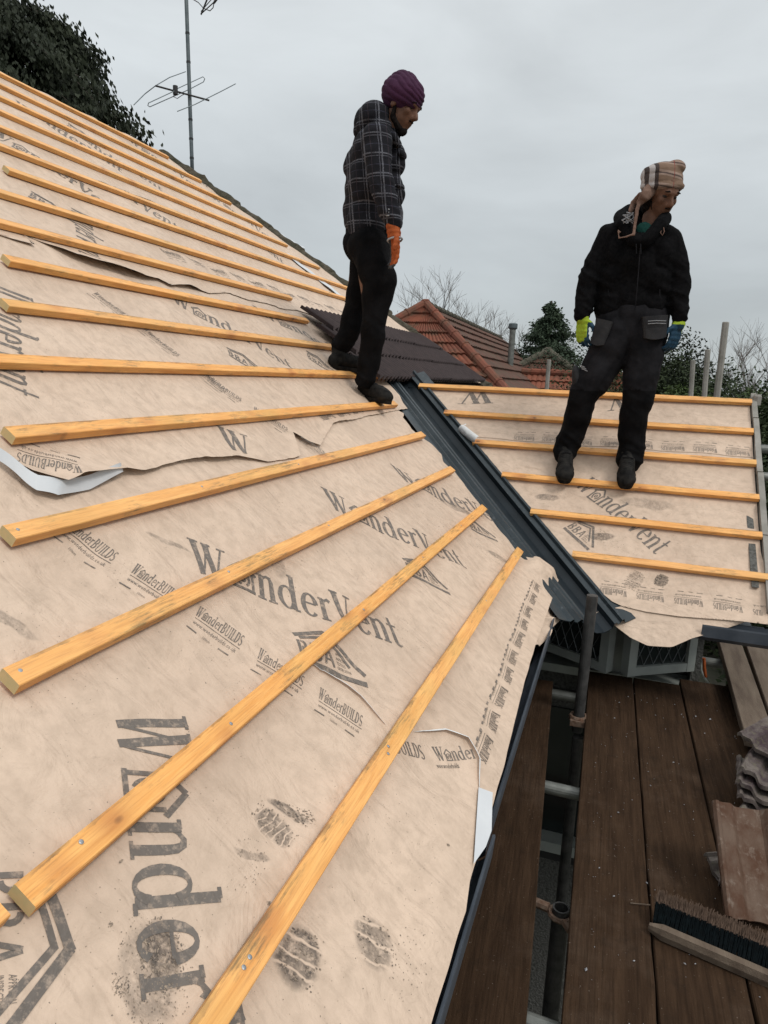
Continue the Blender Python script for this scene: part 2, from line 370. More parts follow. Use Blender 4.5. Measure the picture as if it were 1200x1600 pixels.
# ------------------------------------------------------------------ world, sun, camera
w = bpy.data.worlds.new("World"); SC.world = w; w.use_nodes = True
t = w.node_tree; bg = t.nodes['Background']; N = t.nodes
SUN_EL, SUN_AZ = R_(52), R_(118)
sky = N.new('ShaderNodeTexSky'); sky.sky_type = 'NISHITA'; sky.sun_disc = False; sky.sun_elevation = SUN_EL; sky.sun_rotation = SUN_AZ
tc = N.new('ShaderNodeTexCoord'); sx = N.new('ShaderNodeSeparateXYZ'); t.links.new(tc.outputs['Generated'], sx.inputs[0])
rp = N.new('ShaderNodeValToRGB'); t.links.new(sx.outputs['Z'], rp.inputs[0])
el = rp.color_ramp.elements
stops = [(0.0, (4.3, 4.65, 4.75)), (.10, (4.6, 4.95, 5.1)), (.42, (6.3, 6.65, 6.8)), (1.0, (12.0, 12.4, 12.6))]
for _ in range(2): el.new(.5)
for e, (p_, c_) in zip(el, stops): e.position = p_; e.color = (*[x / 12.6 for x in c_], 1)
mp = N.new('ShaderNodeMapping'); mp.inputs['Scale'].default_value = (1.0, 1.0, 2.6); t.links.new(tc.outputs['Generated'], mp.inputs[0])
nz = N.new('ShaderNodeTexNoise'); nz.inputs['Scale'].default_value = 2.6; nz.inputs['Detail'].default_value = 6; nz.inputs['Roughness'].default_value = .52; nz.inputs['Distortion'].default_value = .3
t.links.new(mp.outputs[0], nz.inputs['Vector'])
cr = N.new('ShaderNodeMapRange'); t.links.new(nz.outputs['Fac'], cr.inputs[0])
for i, v in ((1, .3), (2, .7), (3, .86), (4, 1.12)): cr.inputs[i].default_value = v
mu = N.new('ShaderNodeVectorMath'); mu.operation = 'MULTIPLY'; t.links.new(rp.outputs[0], mu.inputs[0]); t.links.new(cr.outputs[0], mu.inputs[1])
sc_ = N.new('ShaderNodeVectorMath'); sc_.operation = 'SCALE'; t.links.new(mu.outputs[0], sc_.inputs[0]); sc_.inputs['Scale'].default_value = 12.6
mxn = N.new('ShaderNodeMix'); mxn.data_type = 'RGBA'; mxn.inputs[0].default_value = .93   # thick cloud hides nearly all of the clear sky
t.links.new(sky.outputs[0], mxn.inputs[6]); t.links.new(sc_.outputs[0], mxn.inputs[7])
t.links.new(mxn.outputs[2], bg.inputs[0]); bg.inputs[1].default_value = .115
sl = bpy.data.lights.new('sun', 'SUN'); sl.energy = 1.4; sl.angle = R_(16); sl.color = (1, .97, .92)
so = bpy.data.objects.new('sun', sl); COL.objects.link(so)
dirv = V((math.sin(SUN_AZ) * math.cos(SUN_EL), math.cos(SUN_AZ) * math.cos(SUN_EL), math.sin(SUN_EL)))
so.rotation_euler = dirv.to_track_quat('Z', 'Y').to_euler(); so.location = dirv * 30
cam = bpy.data.cameras.new('camera'); co_ = bpy.data.objects.new('camera', cam); COL.objects.link(co_)
co_.matrix_world = RM.to_4x4(); cam.sensor_fit = 'VERTICAL'; cam.sensor_height = 36; cam.lens = 36 * F / 1600; cam.clip_start = .02; cam.clip_end = 2000
SC.camera = co_
SC.view_settings.view_transform = 'Standard'; SC.view_settings.look = 'None'; SC.view_settings.gamma = 1; SC.view_settings.exposure = 0
SC.render.resolution_x = 768; SC.render.resolution_y = 1024
GZ = -4.3
m = MB(); m.grid(lambda s, u: V((lerp(-300, 300, s), lerp(-200, 400, u), GZ)), 40, 40)
tag(m.build('ground', M['ground']), kind='structure')
# ------------------------------------------------------------------ lettering (drawn as ribbons)
def arc(cx, cy, rx, ry, a0, a1, w0, w1, n=12):
    """elliptical stroke, w0 at the vertical sides and w1 at top and bottom"""
    o = []
    for i in range(n + 1):
        a = R_(lerp(a0, a1, i / n)); c = abs(math.cos(a))
        o.append((cx + rx * math.cos(a), cy + ry * math.sin(a), lerp(w1, w0, c ** 1.5)))
    return o
def st(x0, y0, x1, y1, w, w2=None):
    w2 = w if w2 is None else w2; n = max(2, int(math.hypot(x1 - x0, y1 - y0) / .1))
    return [(lerp(x0, x1, i / n), lerp(y0, y1, i / n), lerp(w, w2, i / n)) for i in range(n + 1)]
G = {
 'W': (1.0, [st(.10, 1, .30, 0, .17, .13), st(.32, .02, .47, .96, .05), st(.42, 1, .62, 0, .17, .13), st(.64, .02, .84, .97, .05), st(-.03, .98, .24, .98, .05), st(.32, .98, .56, .98, .05), st(.73, .98, .96, .98, .05)]),
 'n': (.62, [st(.14, .02, .14, .64, .14), [(.16, .50, .04), (.22, .60, .06), (.31, .65, .07), (.39, .63, .10), (.44, .54, .13), (.45, .42, .14), (.45, .2, .14), (.45, .02, .14)], st(.02, .02, .26, .02, .045), st(.33, .02, .57, .02, .045), st(.02, .63, .16, .63, .05)]),
 'd': (.66, [arc(.27, .33, .19, .31, 30, 330, .14, .05, 16), st(.46, .02, .46, .98, .14), st(.34, .98, .48, .98, .05), st(.46, .02, .60, .02, .05)]),
 'e': (.54, [arc(.27, .33, .19, .31, 8, 318, .14, .05, 16), st(.10, .37, .45, .37, .045)]),
 'r': (.46, [st(.14, .02, .14, .64, .14), [(.16, .48, .04), (.22, .60, .06), (.31, .65, .09), (.38, .60, .11)], st(.02, .02, .28, .02, .045), st(.02, .63, .16, .63, .05)]),
 'V': (.66, [st(.10, 1, .33, 0, .18, .14), st(.35, .02, .55, .97, .05), st(-.03, .98, .24, .98, .05), st(.44, .98, .68, .98, .05)]),
 't': (.42, [st(.16, .14, .16, .88, .13, .09), [(.16, .14, .13), (.20, .05, .10), (.27, .015, .07), (.36, .05, .04)], st(.02, .63, .34, .63, .055)]),
 'o': (.74, [st(.02, .03, .68, .03, .07), st(.08, .03, .08, .50, .075), st(.62, .03, .62, .50, .075), st(-.02, .48, .35, .80, .085), st(.35, .80, .72, .48, .085), arc(.35, .31, .17, .19, -60, 250, .07, .06, 14), arc(.35, .30, .06, .07, 0, 360, .05, .05, 8)]),
 'B': (.62, [st(.12, .02, .12, .98, .14), arc(.22, .74, .22, .24, -90, 90, .13, .05, 8), arc(.22, .26, .25, .25, -90, 90, .14, .05, 8), st(.0, .98, .22, .98, .05), st(.0, .02, .22, .02, .05)]),
 'U': (.66, [st(.13, .3, .13, .98, .14), arc(.32, .28, .19, .27, 180, 360, .10, .05, 10), st(.51, .28, .51, .98, .08), st(.02, .98, .24, .98, .05), st(.42, .98, .60, .98, .05)]),
 'I': (.34, [st(.16, .02, .16, .98, .14), st(.03, .98, .29, .98, .05), st(.03, .02, .29, .02, .05)]),
 'L': (.54, [st(.13, .02, .13, .98, .14), st(.02, .98, .26, .98, .05), st(.02, .025, .46, .025, .06), st(.46, .02, .48, .24, .05)]),
 'D': (.66, [st(.13, .02, .13, .98, .14), arc(.20, .5, .33, .48, -90, 90, .14, .05, 12), st(.02, .98, .22, .98, .05), st(.02, .02, .22, .02, .05)]),
 'S': (.54, [arc(.27, .74, .18, .22, 30, 250, .10, .07, 10), arc(.27, .26, .19, .24, 90, -150, .11, .07, 10), st(.12, .60, .40, .40, .12)]),
 'A': (.66, [st(.03, .02, .30, 1, .13), st(.32, 1, .60, .02, .15), st(.14, .34, .48, .34, .09)]),
 'b': (.72, [st(.10, 0, .10, 1, .17), arc(.24, .75, .24, .21, -90, 90, .16, .14, 8), arc(.24, .26, .28, .23, -90, 90, .17, .15, 8)]),
 ' ': (.3, []),
}
def ribbon(pts):
    vs, fs = [], []
    n = len(pts)
    for i, (x, y, w_) in enumerate(pts):
        x0, y0, _ = pts[max(0, i - 1)]; x1, y1, _ = pts[min(n - 1, i + 1)]
        dx, dy = x1 - x0, y1 - y0; L = math.hypot(dx, dy) or 1
        nx, ny = -dy / L * w_ / 2, dx / L * w_ / 2
        vs += [(x + nx, y + ny), (x - nx, y - ny)]
    for i in range(n - 1): fs.append((2 * i, 2 * i + 1, 2 * i + 3, 2 * i + 2))
    return vs, fs
FONT_CACHE = {}
def bfont(txt):
    """outline of a line of small sans print, as flat vertices (height about 1)"""
    if txt in FONT_CACHE: return FONT_CACHE[txt]
    c = bpy.data.curves.new('t', 'FONT'); c.body = txt; c.size = 1.35; c.resolution_u = 1
    o = bpy.data.objects.new('t', c); COL.objects.link(o)
    dg = bpy.context.evaluated_depsgraph_get(); me = o.evaluated_get(dg).to_mesh()
    vs = [(v.co.x, v.co.y) for v in me.vertices]; fs = [tuple(p.vertices) for p in me.polygons]
    o.evaluated_get(dg).to_mesh_clear(); bpy.data.objects.remove(o); bpy.data.curves.remove(c)
    FONT_CACHE[txt] = (vs, fs, max(v[0] for v in vs)); return FONT_CACHE[txt]
class Sheet:
    def __init__(s, fr, layer, lift=None, mb=None, hole=None):
        s.fr, s.layer, s.lift = fr, layer, lift; s.mb = MB(); s.k = 0; s.clip = (lambda a, b: a > hipF(b) - .06 or b > 4.27 or a < hipN(b)) if fr is FL else (lambda a, b: a > XR - .01)
    def H(s, a, b):
        off = .0195
        d = abs(((b + off + GA / 2) % GA) - GA / 2); mk = sm((d - .022) / .07)
        sd = 0 if s.fr is FL else 31
        x, y = a + .55 * b, b - .35 * a
        w_ = .008 * noise.noise(V((a * 1.7, b * 3.1, 1.3 + sd))) + .006 * noise.noise(V((x * 5.5, y * 2.2, 4.1 + sd))) + .0028 * noise.noise(V((x * 15, y * 8, 7 + sd)))
        far = sm(((3.2 + .809 * b - a) if s.fr is FL and b < 1.25 else (a - vre(b)) if s.fr is FR else 1) / .35)
        h = -.004 + mk * (w_ + .003 - .012 * far * math.sin(math.pi * a / .42) ** 2) + .0016 * s.layer
        if s.lift: h += s.lift(a, b) * max(mk, .0)
        return h
    def P(s, a, b, e=0.0): return s.fr.p(a, b, s.H(a, b) + e)
    def grid(s, fn, nu, nv):
        def g(u, t_):
            a, b = fn(u, t_); return s.P(a, b)
        s.mb.grid(g, nu, nv, 0)
    def flat(s, vs, fs, a0, b0, th, sx, sy, mi=1, flip=False):
        c, q = math.cos(th), math.sin(th); s.k += 1
        e = .0007 + .00012 * (s.k % 5)
        P_ = []
        if s.clip and s.clip(a0 + vs[0][0] * sx * c - vs[0][1] * sy * q, b0 + vs[0][0] * sx * q + vs[0][1] * sy * c): return
        for x, y in vs:
            X, Y = x * sx, y * sy
            P_.append(s.P(a0 + X * c - Y * q, b0 + X * q + Y * c, e))
        s.mb.add(P_, fs, mi)
    def word(s, txt, p0, p1, h, px=True):
        """letter a word along the baseline p0 to p1 with cap height h"""
        if px: p0 = s.fr.px(*p0); p1 = s.fr.px(*p1)
        L = math.hypot(p1[0] - p0[0], p1[1] - p0[1]); th = math.atan2(p1[1] - p0[1], p1[0] - p0[0])
        adv = sum(G[c][0] for c in txt); k = L / adv; x = 0
        for c in txt:
            for r in G[c][1]:
                vs, fs = ribbon(r); s.flat([(vx + x, vy) for vx, vy in vs], fs, p0[0], p0[1], th, k, h)
            x += G[c][0]
    def small(s, txt, p0, th, h, cond=1.0, width=None):
        vs, fs, L = bfont(txt); sx = (width / L) if width else h * cond
        s.flat(vs, fs, p0[0], p0[1], th, sx, h)
    def local(s, p0, th):
        return lambda x, y: (p0[0] + x * math.cos(th) - y * math.sin(th), p0[1] + x * math.sin(th) + y * math.cos(th))
    def strip(s, p0, th, L, g=.20, hh=.030, flip=False, dash=True, jit=0):
        """row of the small maker's line: name, rule, web address, dashes"""
        f = s.local(p0, th); x = 0.0; n = 0
        while x < L - g * .6:
            q0, q1 = f(x, 0), f(x + g * .74, 0)
            s.word('WonderBUILDS', q0, q1, hh, px=False)
            rb, rf = ribbon(st(0, 0, 1, 0, .05)); s.flat(rb, rf, *f(x + g * .03, -hh * .22), th, g * .72, hh)
            s.small('www.wonderbuilds.co.uk', f(x + g * .04, -hh * .75), th, hh * .36, width=g * .68)
            if dash:
                for dx in (0, .5):
                    rb, rf = ribbon(st(0, 0, .16, 0, .10)); s.flat(rb, rf, *f(x + g * dx, -hh * 1.25), th, g, hh * .9)
                s.small('100mm', f(x + g * .25, -hh * 1.35), th, hh * .24, width=g * .12)
            x += g; n += 1
    def bba(s, p0, th, L):
        """the certificate mark: letters under a double roof, base bar and side lines"""
        f = s.local(p0, th); k = L / 2.05
        for seg in (st(.0, .76, .94, 1.14, .13), st(.90, 1.14, 2.05, .12, .13), st(.14, .68, .92, .95, .09), st(.88, .95, 1.60, .24, .09), st(0, -.16, 2.05, -.16, .17)):
            vs, fs = ribbon(seg); s.flat(vs, fs, *f(0, 0), th, k, k)
        x = .02
        for c in 'bbA':
            for r in G[c][1]:
                vs, fs = ribbon(r); s.flat([(vx * .48 + x, vy * .56 + .02) for vx, vy in vs], fs, *f(0, 0), th, k, k)
            x += .37
        for i, wd in enumerate(('APPROVAL', 'INSPECTION', 'TESTING', 'CERTIFICATION')):
            s.small(wd, f((x + .02) * k, (.44 - i * .135) * k), th, .095 * k, width=(.30, .36, .30, .46)[i] * k)
    def specks(s, ctr, rad, n, size, rnd, stretch=1.0, th=0.0, dens=None):
        """dirt from a boot: many small irregular flecks"""
        for _ in range(int(n * 1.5)):
            r = math.sqrt(rnd.random()); q = rnd.random() * 6.283
            x, y = r * math.cos(q) * rad * stretch, r * math.sin(q) * rad
            if dens and not dens(x / rad, y / rad, rnd): continue
            X = ctr[0] + x * math.cos(th) - y * math.sin(th); Y = ctr[1] + x * math.sin(th) + y * math.cos(th)
            z = size * .62 * rnd.uniform(.25, 1.2); nn = rnd.choice((4, 5, 6)); an = rnd.random() * 6
            vs = [(z * rnd.uniform(.4, 1) * math.cos(an + 6.283 * i / nn) * 1.5, z * rnd.uniform(.4, 1) * math.sin(an + 6.283 * i / nn)) for i in range(nn)]
            s.flat(vs, [tuple(range(nn))], X, Y, th + rnd.uniform(-.5, .5), 1, 1, 2)
    def tread(s, ctr, th, L, Wd, bars, rnd, fade=.5):
        """boot print: several ragged bars"""
        for i in range(bars):
            x = (i + .5) / bars - .5; hl = Wd * .5 * math.sqrt(max(.1, 1 - (2 * x) ** 2 * .7)); bw = L / bars * .36
            for j in range(int(hl * 2 / .0035)):
                y = -hl + j * .0035
                for _ in range(7):
                    if rnd.random() < fade: continue
                    z = rnd.uniform(.0007, .0024)
                    X = x * L + rnd.uniform(-bw, bw); f = s.local(ctr, th); q = f(X, y + rnd.uniform(-.002, .002))
                    vs = [(z * math.cos(k * 1.256) * rnd.uniform(.5, 1), z * math.sin(k * 1.256) * rnd.uniform(.5, 1.7)) for k in range(5)]
                    s.flat(vs, [(0, 1, 2, 3, 4)], q[0], q[1], th, 1, 1, 2)
    def curl(s, pts, r, turn=200, seg=9, back=1, rprof=None):
        """edge rolled up and over; pts run so that outside lies to their right"""
        n = len(pts) - 1
        def g(u, t_):
            i = min(int(u * n), n - 1); f = u * n - i
            a, b = lerp(pts[i][0], pts[i + 1][0], f), lerp(pts[i][1], pts[i + 1][1], f)
            j = max(0, i - 1) if f < .5 else i
            dx, dy = pts[min(i + 1, n)][0] - pts[j][0], pts[min(i + 1, n)][1] - pts[j][1]; L = math.hypot(dx, dy) or 1
            ox, oy = dy / L, -dx / L
            rr = r * (rprof(u) if rprof else math.sin(math.pi * min(1, max(.02, u))) ** .5)
            ph = R_(turn) * (1 - t_)
            return s.fr.p(a + ox * rr * math.sin(ph), b + oy * rr * math.sin(ph), s.H(a, b) + rr * (1 - math.cos(ph)))
        s.mb.grid(g, n * 4, seg, 0)
    def out(s, name, label, cat='membrane', group=None, parent=None):
        o = s.mb.build(name, [M['mem'], M['print'], M['soot']], parent, smooth=True)
        if parent is None: tag(o, label, cat, group)
        return o
# ------------------------------------------------------------------ left slope: membranes
XR = .895 * S
hipN = lambda b: .30 + .809 * b
hipF = lambda b: 6.914 - .66 * (b - 2.004)
vl = [FL.px(*q) for q in ((622, 640), (634, 646), (629, 650), (643, 670), (673, 692), (690, 709), (694, 722), (712, 737), (729, 761), (742, 776), (760, 800), (780, 826), (799, 849), (815, 865), (854, 892), (872, 904))]
vedge = prof([(b, a) for a, b in vl] + [(1.12, vl[0][0] + .1)])
GRP = 'overlapping sheets of roofing membrane'
# lower sheet, valley side; its corner rides up over the ribs of the valley
s = Sheet(FL, 0, lift=lambda a, b: .036 * sm((a - (vedge(b) - .24)) / .14) * sm((-.02 - b) / .10))
rb = lambda t_: lerp(-.262, 1.12, t_)
s.grid(lambda u, t_: (lerp(1.0, vedge(rb(t_)) + .006 * noise.noise(V((t_ * 30, 0, 0))), u), rb(t_) if t_ > 0 else lerp(-.292, -.258, sm((u * 2.4 - .3) / 1.2)) + .003 * noise.noise(V((u * 20, 3, 0)))), 190, 84)
HT = .128
s.word('WonderVent', (300, 888), (634, 1012), HT)
s.word('WonderVent', (516, 792), (732, 890), HT)
s.word('WonderVent', (628, 748), (800, 828), HT)
th1 = math.atan2(*[q - p_ for p_, q in zip(FL.px(300, 888), FL.px(634, 1012))][::-1])
s.bba(FL.px(470, 1022), th1, .20); s.bba(FL.px(640, 892), th1, .19); s.bba(FL.px(735, 822), th1, .17)
e0, e1 = FL.px(739, 1172), FL.px(832, 905)
the = math.atan2(e1[1] - e0[1], e1[0] - e0[0])
# dashed line and the upside-down maker's line along the eaves
L = math.hypot(e1[0] - e0[0], e1[1] - e0[1]); f = s.local(e0, the)
for i in range(int(L / .045)):
    r_, q_ = ribbon(st(0, 0, .018, 0, .006)); s.flat(r_, q_, *f(i * .045, 0), the, 1, 1)
b0 = f(L, -.020)
s.strip(b0, the + math.pi, L + .1, g=.155, hh=.026, dash=False)
rn = random.Random(5)
for q, r, n_, sz in (((445, 895), .10, 60, .0022), ((560, 875), .07, 40, .002), ((680, 800), .14, 150, .0028), ((720, 770), .10, 80, .003), ((790, 880), .08, 70, .003), ((640, 990), .05, 60, .002), ((540, 690), .06, 30, .002), ((480, 745), .05, 22, .002), ((450, 790), .06, 30, .002), ((800, 960), .12, 25, .0018), ((610, 850), .12, 60, .002), ((760, 860), .08, 90, .0028)):
    s.specks(FL.px(*q), r, n_, sz, rn, 1.5, .8, lambda x, y, rr: noise.noise(V((x * 2, y * 3, q[0]))) > -.05)
s.out('roofing_membrane', 'beige printed membrane sheet on the left slope running down beside the dark valley', group=GRP)
# torn offcut poking out below the valley-side corner
s = Sheet(FL, -3)
q = [FL.px(*p_) for p_ in ((852, 1000), (868, 985), (871, 972), (882, 962), (888, 955), (876, 935), (866, 915))]
s.mb = MB(); ctr = FL.px(835, 960)
pts = [FL.px(842, 1000)] + q + [FL.px(840, 905)]
P3 = [FL.p(a, b, -.02 - .03 * (i % 3 == 1)) for i, (a, b) in enumerate(pts)]
s.mb.grid(lambda u, t_: FL.p(*[lerp(c0, c1, u) for c0, c1 in zip(ctr, [lerp(pts[min(int(t_ * 8), 7)][k], pts[min(int(t_ * 8), 7) + 1][k], t_ * 8 - min(int(t_ * 8), 7)) for k in (0, 1)])], -.012 - .022 * u + .010 * math.sin(t_ * 26) * u), 8, 32)
for i in range(4):
    r_, q_ = ribbon(st(0, 0, .11, 0, .004)); s.flat(r_, q_, *FL.px(866 + i * 3, 925 + i * 5), -2.4, 1, 1)
s.out('membrane_offcut', 'torn crumpled beige membrane scrap sticking out below the corner of the left slope', group='torn scraps of membrane')
# lower sheet, near side: ends in a wavering curled edge across the middle
edge = [FL.px(*p_) for p_ in ((128, 806), (205, 838), (300, 905), (430, 985), (478, 1030), (520, 1064), (560, 1092), (603, 1133), (640, 1143), (690, 1147), (722, 1162), (742, 1192), (748, 1235), (740, 1340), (728, 1430), (716, 1475))]
edge = [e for e in edge if 1][::-1]
eb = prof([(b, a) for a, b in edge])
s = Sheet(FL, 1.4, lift=lambda a, b: .014 * math.exp(-max(0, eb(b) - a) / .05) * (b < .2))

def fA(u, t_):
    b_ = lerp(-.302, 1.10, t_); a = lerp(hipN(b_) - .03, eb(b_), u)
    if t_ < .04: b_ += .006 * noise.noise(V((u * 9, 2, 1)))
    return a, b_
s.grid(fA, 130, 100)
bA = s.local(FL.px(128, 846), math.atan2(FL.px(590, 1150)[1] - FL.px(128, 846)[1], FL.px(590, 1150)[0] - FL.px(128, 846)[0]))
p0, p1 = FL.px(100, 822), FL.px(612, 1166)
s.strip(p0, math.atan2(p1[1] - p0[1], p1[0] - p0[0]), math.hypot(p1[0] - p0[0], p1[1] - p0[1]) + .03, g=.158, hh=.036)
p0, p1 = FL.px(640, 1184), FL.px(740, 1190)
s.word('BUILDS', FL.px(620, 1176), FL.px(670, 1183), .036, px=False); s.word('Wonder', FL.px(688, 1184), FL.px(742, 1189), .036, px=False)
s.small('www.wonderbuilds', FL.px(688, 1196), math.atan2(p1[1] - p0[1], p1[0] - p0[0]), .014, width=.075)
q0, q1 = FL.px(180, 1104), FL.px(222, 1500)
d_ = V((q1[0] - q0[0], q1[1] - q0[1])); k_ = 1.0 / .555
s.word('WonderVent', q0, (q0[0] + d_.x * k_, q0[1] + d_.y * k_), HT * 1.02, px=False)
thb = math.atan2(d_.y, d_.x)
s.bba(FL.px(-46, 1358), thb, .215)
rn = random.Random(8)
s.tread(FL.px(470, 1492), .25, .085, .075, 4, rn, .80); s.tread(FL.px(588, 1470), .4, .085, .075, 3, rn, .88)
s.tread(FL.px(430, 1285), 1.5, .09, .06, 6, rn, .88)
s.specks(FL.px(462, 1262), .030, 160, .0028, rn, 1.5, -1.3, lambda x, y, r_: abs(y) < .45 + .3 * x)
s.specks(FL.px(258, 1487), .030, 200, .0030, rn, 1.6, .9, lambda x, y, r_: r_.random() < .8)
s.specks(FL.px(245, 1515), .052, 260, .0018, rn, 1.3, .9)
s.specks(FL.px(390, 1340), .030, 50, .0018, rn, 2.2, .3); s.specks(FL.px(640, 1500), .035, 60, .0018, rn, 2.2, .0); s.specks(FL.px(195, 1535), .012, 60, .0018, rn)
for q, n_ in (((300, 1250), 26), ((150, 1420), 26), ((180, 1480), 20), ((330, 1040), 20), ((30, 975), 30), ((90, 1080), 20), ((620, 1290), 40), ((560, 1250), 26), ((650, 1370), 30), ((180, 900), 20), ((380, 1440), 16), ((490, 1540), 26)):
    s.specks(FL.px(*q), .07, n_, .0013, rn)
for q in ((178, 1440), (190, 1345), (420, 1410), (700, 1320)): s.specks(FL.px(*q), .003, 9, .003, rn)
ce = [e for e in edge]
i0 = [i for i, e in enumerate(ce)]
lip = [FL.px(*p_) for p_ in ((748, 1235), (742, 1192), (722, 1162), (690, 1147), (645, 1143))]
s.curl(lip, .0065, 190, 9)
lip = [FL.px(*p_) for p_ in ((602, 1132), (580, 1112), (560, 1092), (540, 1077), (520, 1064), (500, 1048), (478, 1030))]
s.curl(lip, .0045, 190, 8)
s.out('roofing_membrane', 'beige printed membrane sheet nearest the camera with a curled right edge', group=GRP)
# white reverse of the corner folded out at the eaves
s = Sheet(FL, .6); s.mb = MB()
qq = [FL.px(*p_) for p_ in ((746, 1232), (768, 1240), (766, 1300), (757, 1325), (738, 1352), (742, 1290))]
s.mb.add([FL.p(a, b, .0045) for a, b in qq], [tuple(range(6))])
tag(s.mb.build('folded_membrane_corner', [M['white']]), 'small white folded corner of membrane at the eaves edge', 'membrane')
# second course across the middle with the torn, lifted lower edge
lowC = [(.55, 1.04)] + [FL.px(*p_) for p_ in ((-30, 690), (0, 712), (40, 745), (96, 768), (150, 752), (194, 738), (230, 735), (262, 726), (320, 717), (372, 713), (420, 722), (447, 718), (470, 712), (500, 697), (480, 692), (455, 676), (520, 662), (625, 640))]
lowC = sorted(lowC)
lc = prof(lowC)
liftC = lambda a, b: (.030 * math.exp(-abs(a - 1.25) / .22) + .008 + .006 * math.sin(a * 11)) * math.exp(-max(0, b - lc(a)) / .07)
s = Sheet(FL, 2.8, lift=liftC)
def aC(b): return vedge(min(b, 1.1)) + (b - 1.1) * .809 * (b > 1.1) if b < 1.22 else lerp(4.25, hipF(b), sm((b - 1.22) / .06))
def fC(u, t_):
    a = lerp(.45, 4.35, u ** 1.0); b0 = lc(a) + .004 * noise.noise(V((a * 25, 0, 5)))
    b_ = lerp(b0, 2.25, t_ ** 1.3)
    vb = (a - 3.30) / .809
    if b_ < vb: b_ = vb if b0 < vb else b_
    return a, b_
s.grid(fC, 260, 60)
s.mb.grid(lambda u, t_: s.P(lerp(4.35, hipF(lerp(1.26, 2.25, t_)), u), lerp(1.26, 2.25, t_)), 60, 20)
W0 = FL.px(0, 560)
q0 = FL.px(-22, 433); s.word('WonderVent', q0, (q0[0] + .65 * math.cos(thb) * .9, q0[1] + .65 * math.sin(thb)), HT * 1.05, px=False)
s.word('WonderVent', (268, 470), (463, 577), HT)
s.word('WonderVent', (408, 492), (575, 578), HT)
s.bba(FL.px(357, 552), th1, .19); s.bba(FL.px(482, 556), th1, .19)
p0, p1 = FL.px(145, 457), FL.px(300, 572)
s.strip(p0, math.atan2(p1[1] - p0[1], p1[0] - p0[0]), .55, g=.21, hh=.034)
p0, p1 = FL.px(322, 590), FL.px(500, 708)
s.strip(p0, math.atan2(p1[1] - p0[1], p1[0] - p0[0]), .62, g=.20, hh=.032)
p0, p1 = FL.px(118, 738), FL.px(0, 690)
s.strip((p0[0] - .01, p0[1] - .01), math.atan2(p1[1] - p0[1], p1[0] - p0[0]), .40, g=.17, hh=.045)
p0, p1 = FL.px(612, 628), FL.px(440, 660)
s.strip(p0, math.atan2(p1[1] - p0[1], p1[0] - p0[0]), 1.15, g=.20, hh=.034, dash=False)
s.word('W', (352, 697), (402, 716), .12)
rn = random.Random(9)
for q, r, n_ in (((545, 600), .12, 40), ((420, 640), .10, 20), ((260, 525), .12, 30), ((170, 620), .12, 20), ((600, 600), .06, 60), ((105, 655), .08, 10)): s.specks(FL.px(*q), r, n_, .002, rn, 1.4, .8)
s.out('roofing_membrane', 'beige printed membrane across the middle left slope with a torn lifted lower edge', group=GRP)
# white reverse showing under the torn edge at the near side
m = MB(); top = [(-12, 712), (30, 742), (60, 760), (97, 770), (140, 758), (194, 738)]; bot = [(-12, 718), (26, 746), (56, 768), (88, 778), (140, 766), (190, 741)]
def wf(u, t_):
    i = min(int(u * 5), 4); f_ = u * 5 - i
    tp = [lerp(top[i][k], top[i + 1][k], f_) for k in (0, 1)]; bt = [lerp(bot[i][k], bot[i + 1][k], f_) for k in (0, 1)]
    a, b = FL.px(lerp(tp[0], bt[0], t_), lerp(tp[1], bt[1], t_)); return FL.p(a, b + .014 * (1 - t_), .016 * (1 - t_) * (u < .98) + .006 + .003 * math.sin(u * 14))
m.grid(wf, 40, 6)
tag(m.build('folded_membrane_edge', [M['white']], smooth=True), 'white underside of membrane folded out below the torn edge at the left', 'membrane')
# third course
lowD = prof([(1.2, 2.08)] + [FL.px(*p_) for p_ in ((-20, 360), (40, 367), (60, 390), (120, 405), (183, 428), (215, 437), (250, 437), (268, 448), (330, 458), (372, 463), (410, 474))] + [(9, 1.93)])
s = Sheet(FL, 4.2, lift=lambda a, b: (.032 * math.exp(-((a - 2.45) / .28) ** 2) + .016 * math.exp(-((a - 2.95) / .1) ** 2) + .003) * math.exp(-max(0, b - lowD(a)) / .06))
s.grid(lambda u, t_: ((lambda b_: (lerp(hipN(b_) - .02, hipF(b_), u), max(lowD(lerp(hipN(b_), hipF(b_), u)), b_)))(lerp(1.85, 3.0, t_))), 190, 44)
q0 = FL.px(150, 330)
s.word('WonderVent', FL.px(112, 320), (FL.px(112, 320)[0] + .62 * math.cos(thb), FL.px(112, 320)[1] + .62 * math.sin(thb)), HT, px=False)
q0 = FL.px(118, 262)
for q in ((105, 250), (190, 262), (270, 262), (330, 335), (375, 300)):
    q0 = FL.px(*q); s.word('WonderVent', q0, (q0[0] + .65 * math.cos(th1), q0[1] + .65 * math.sin(th1)), HT, px=False)
s.bba(FL.px(45, 305), th1, .19)
p0, p1 = FL.px(255, 395), FL.px(540, 490)
s.strip(p0, math.atan2(p1[1] - p0[1], p1[0] - p0[0]), 2.2, g=.20, hh=.034)
s.out('roofing_membrane', 'beige printed membrane on the upper left slope with its lower edge peeling up', group=GRP)
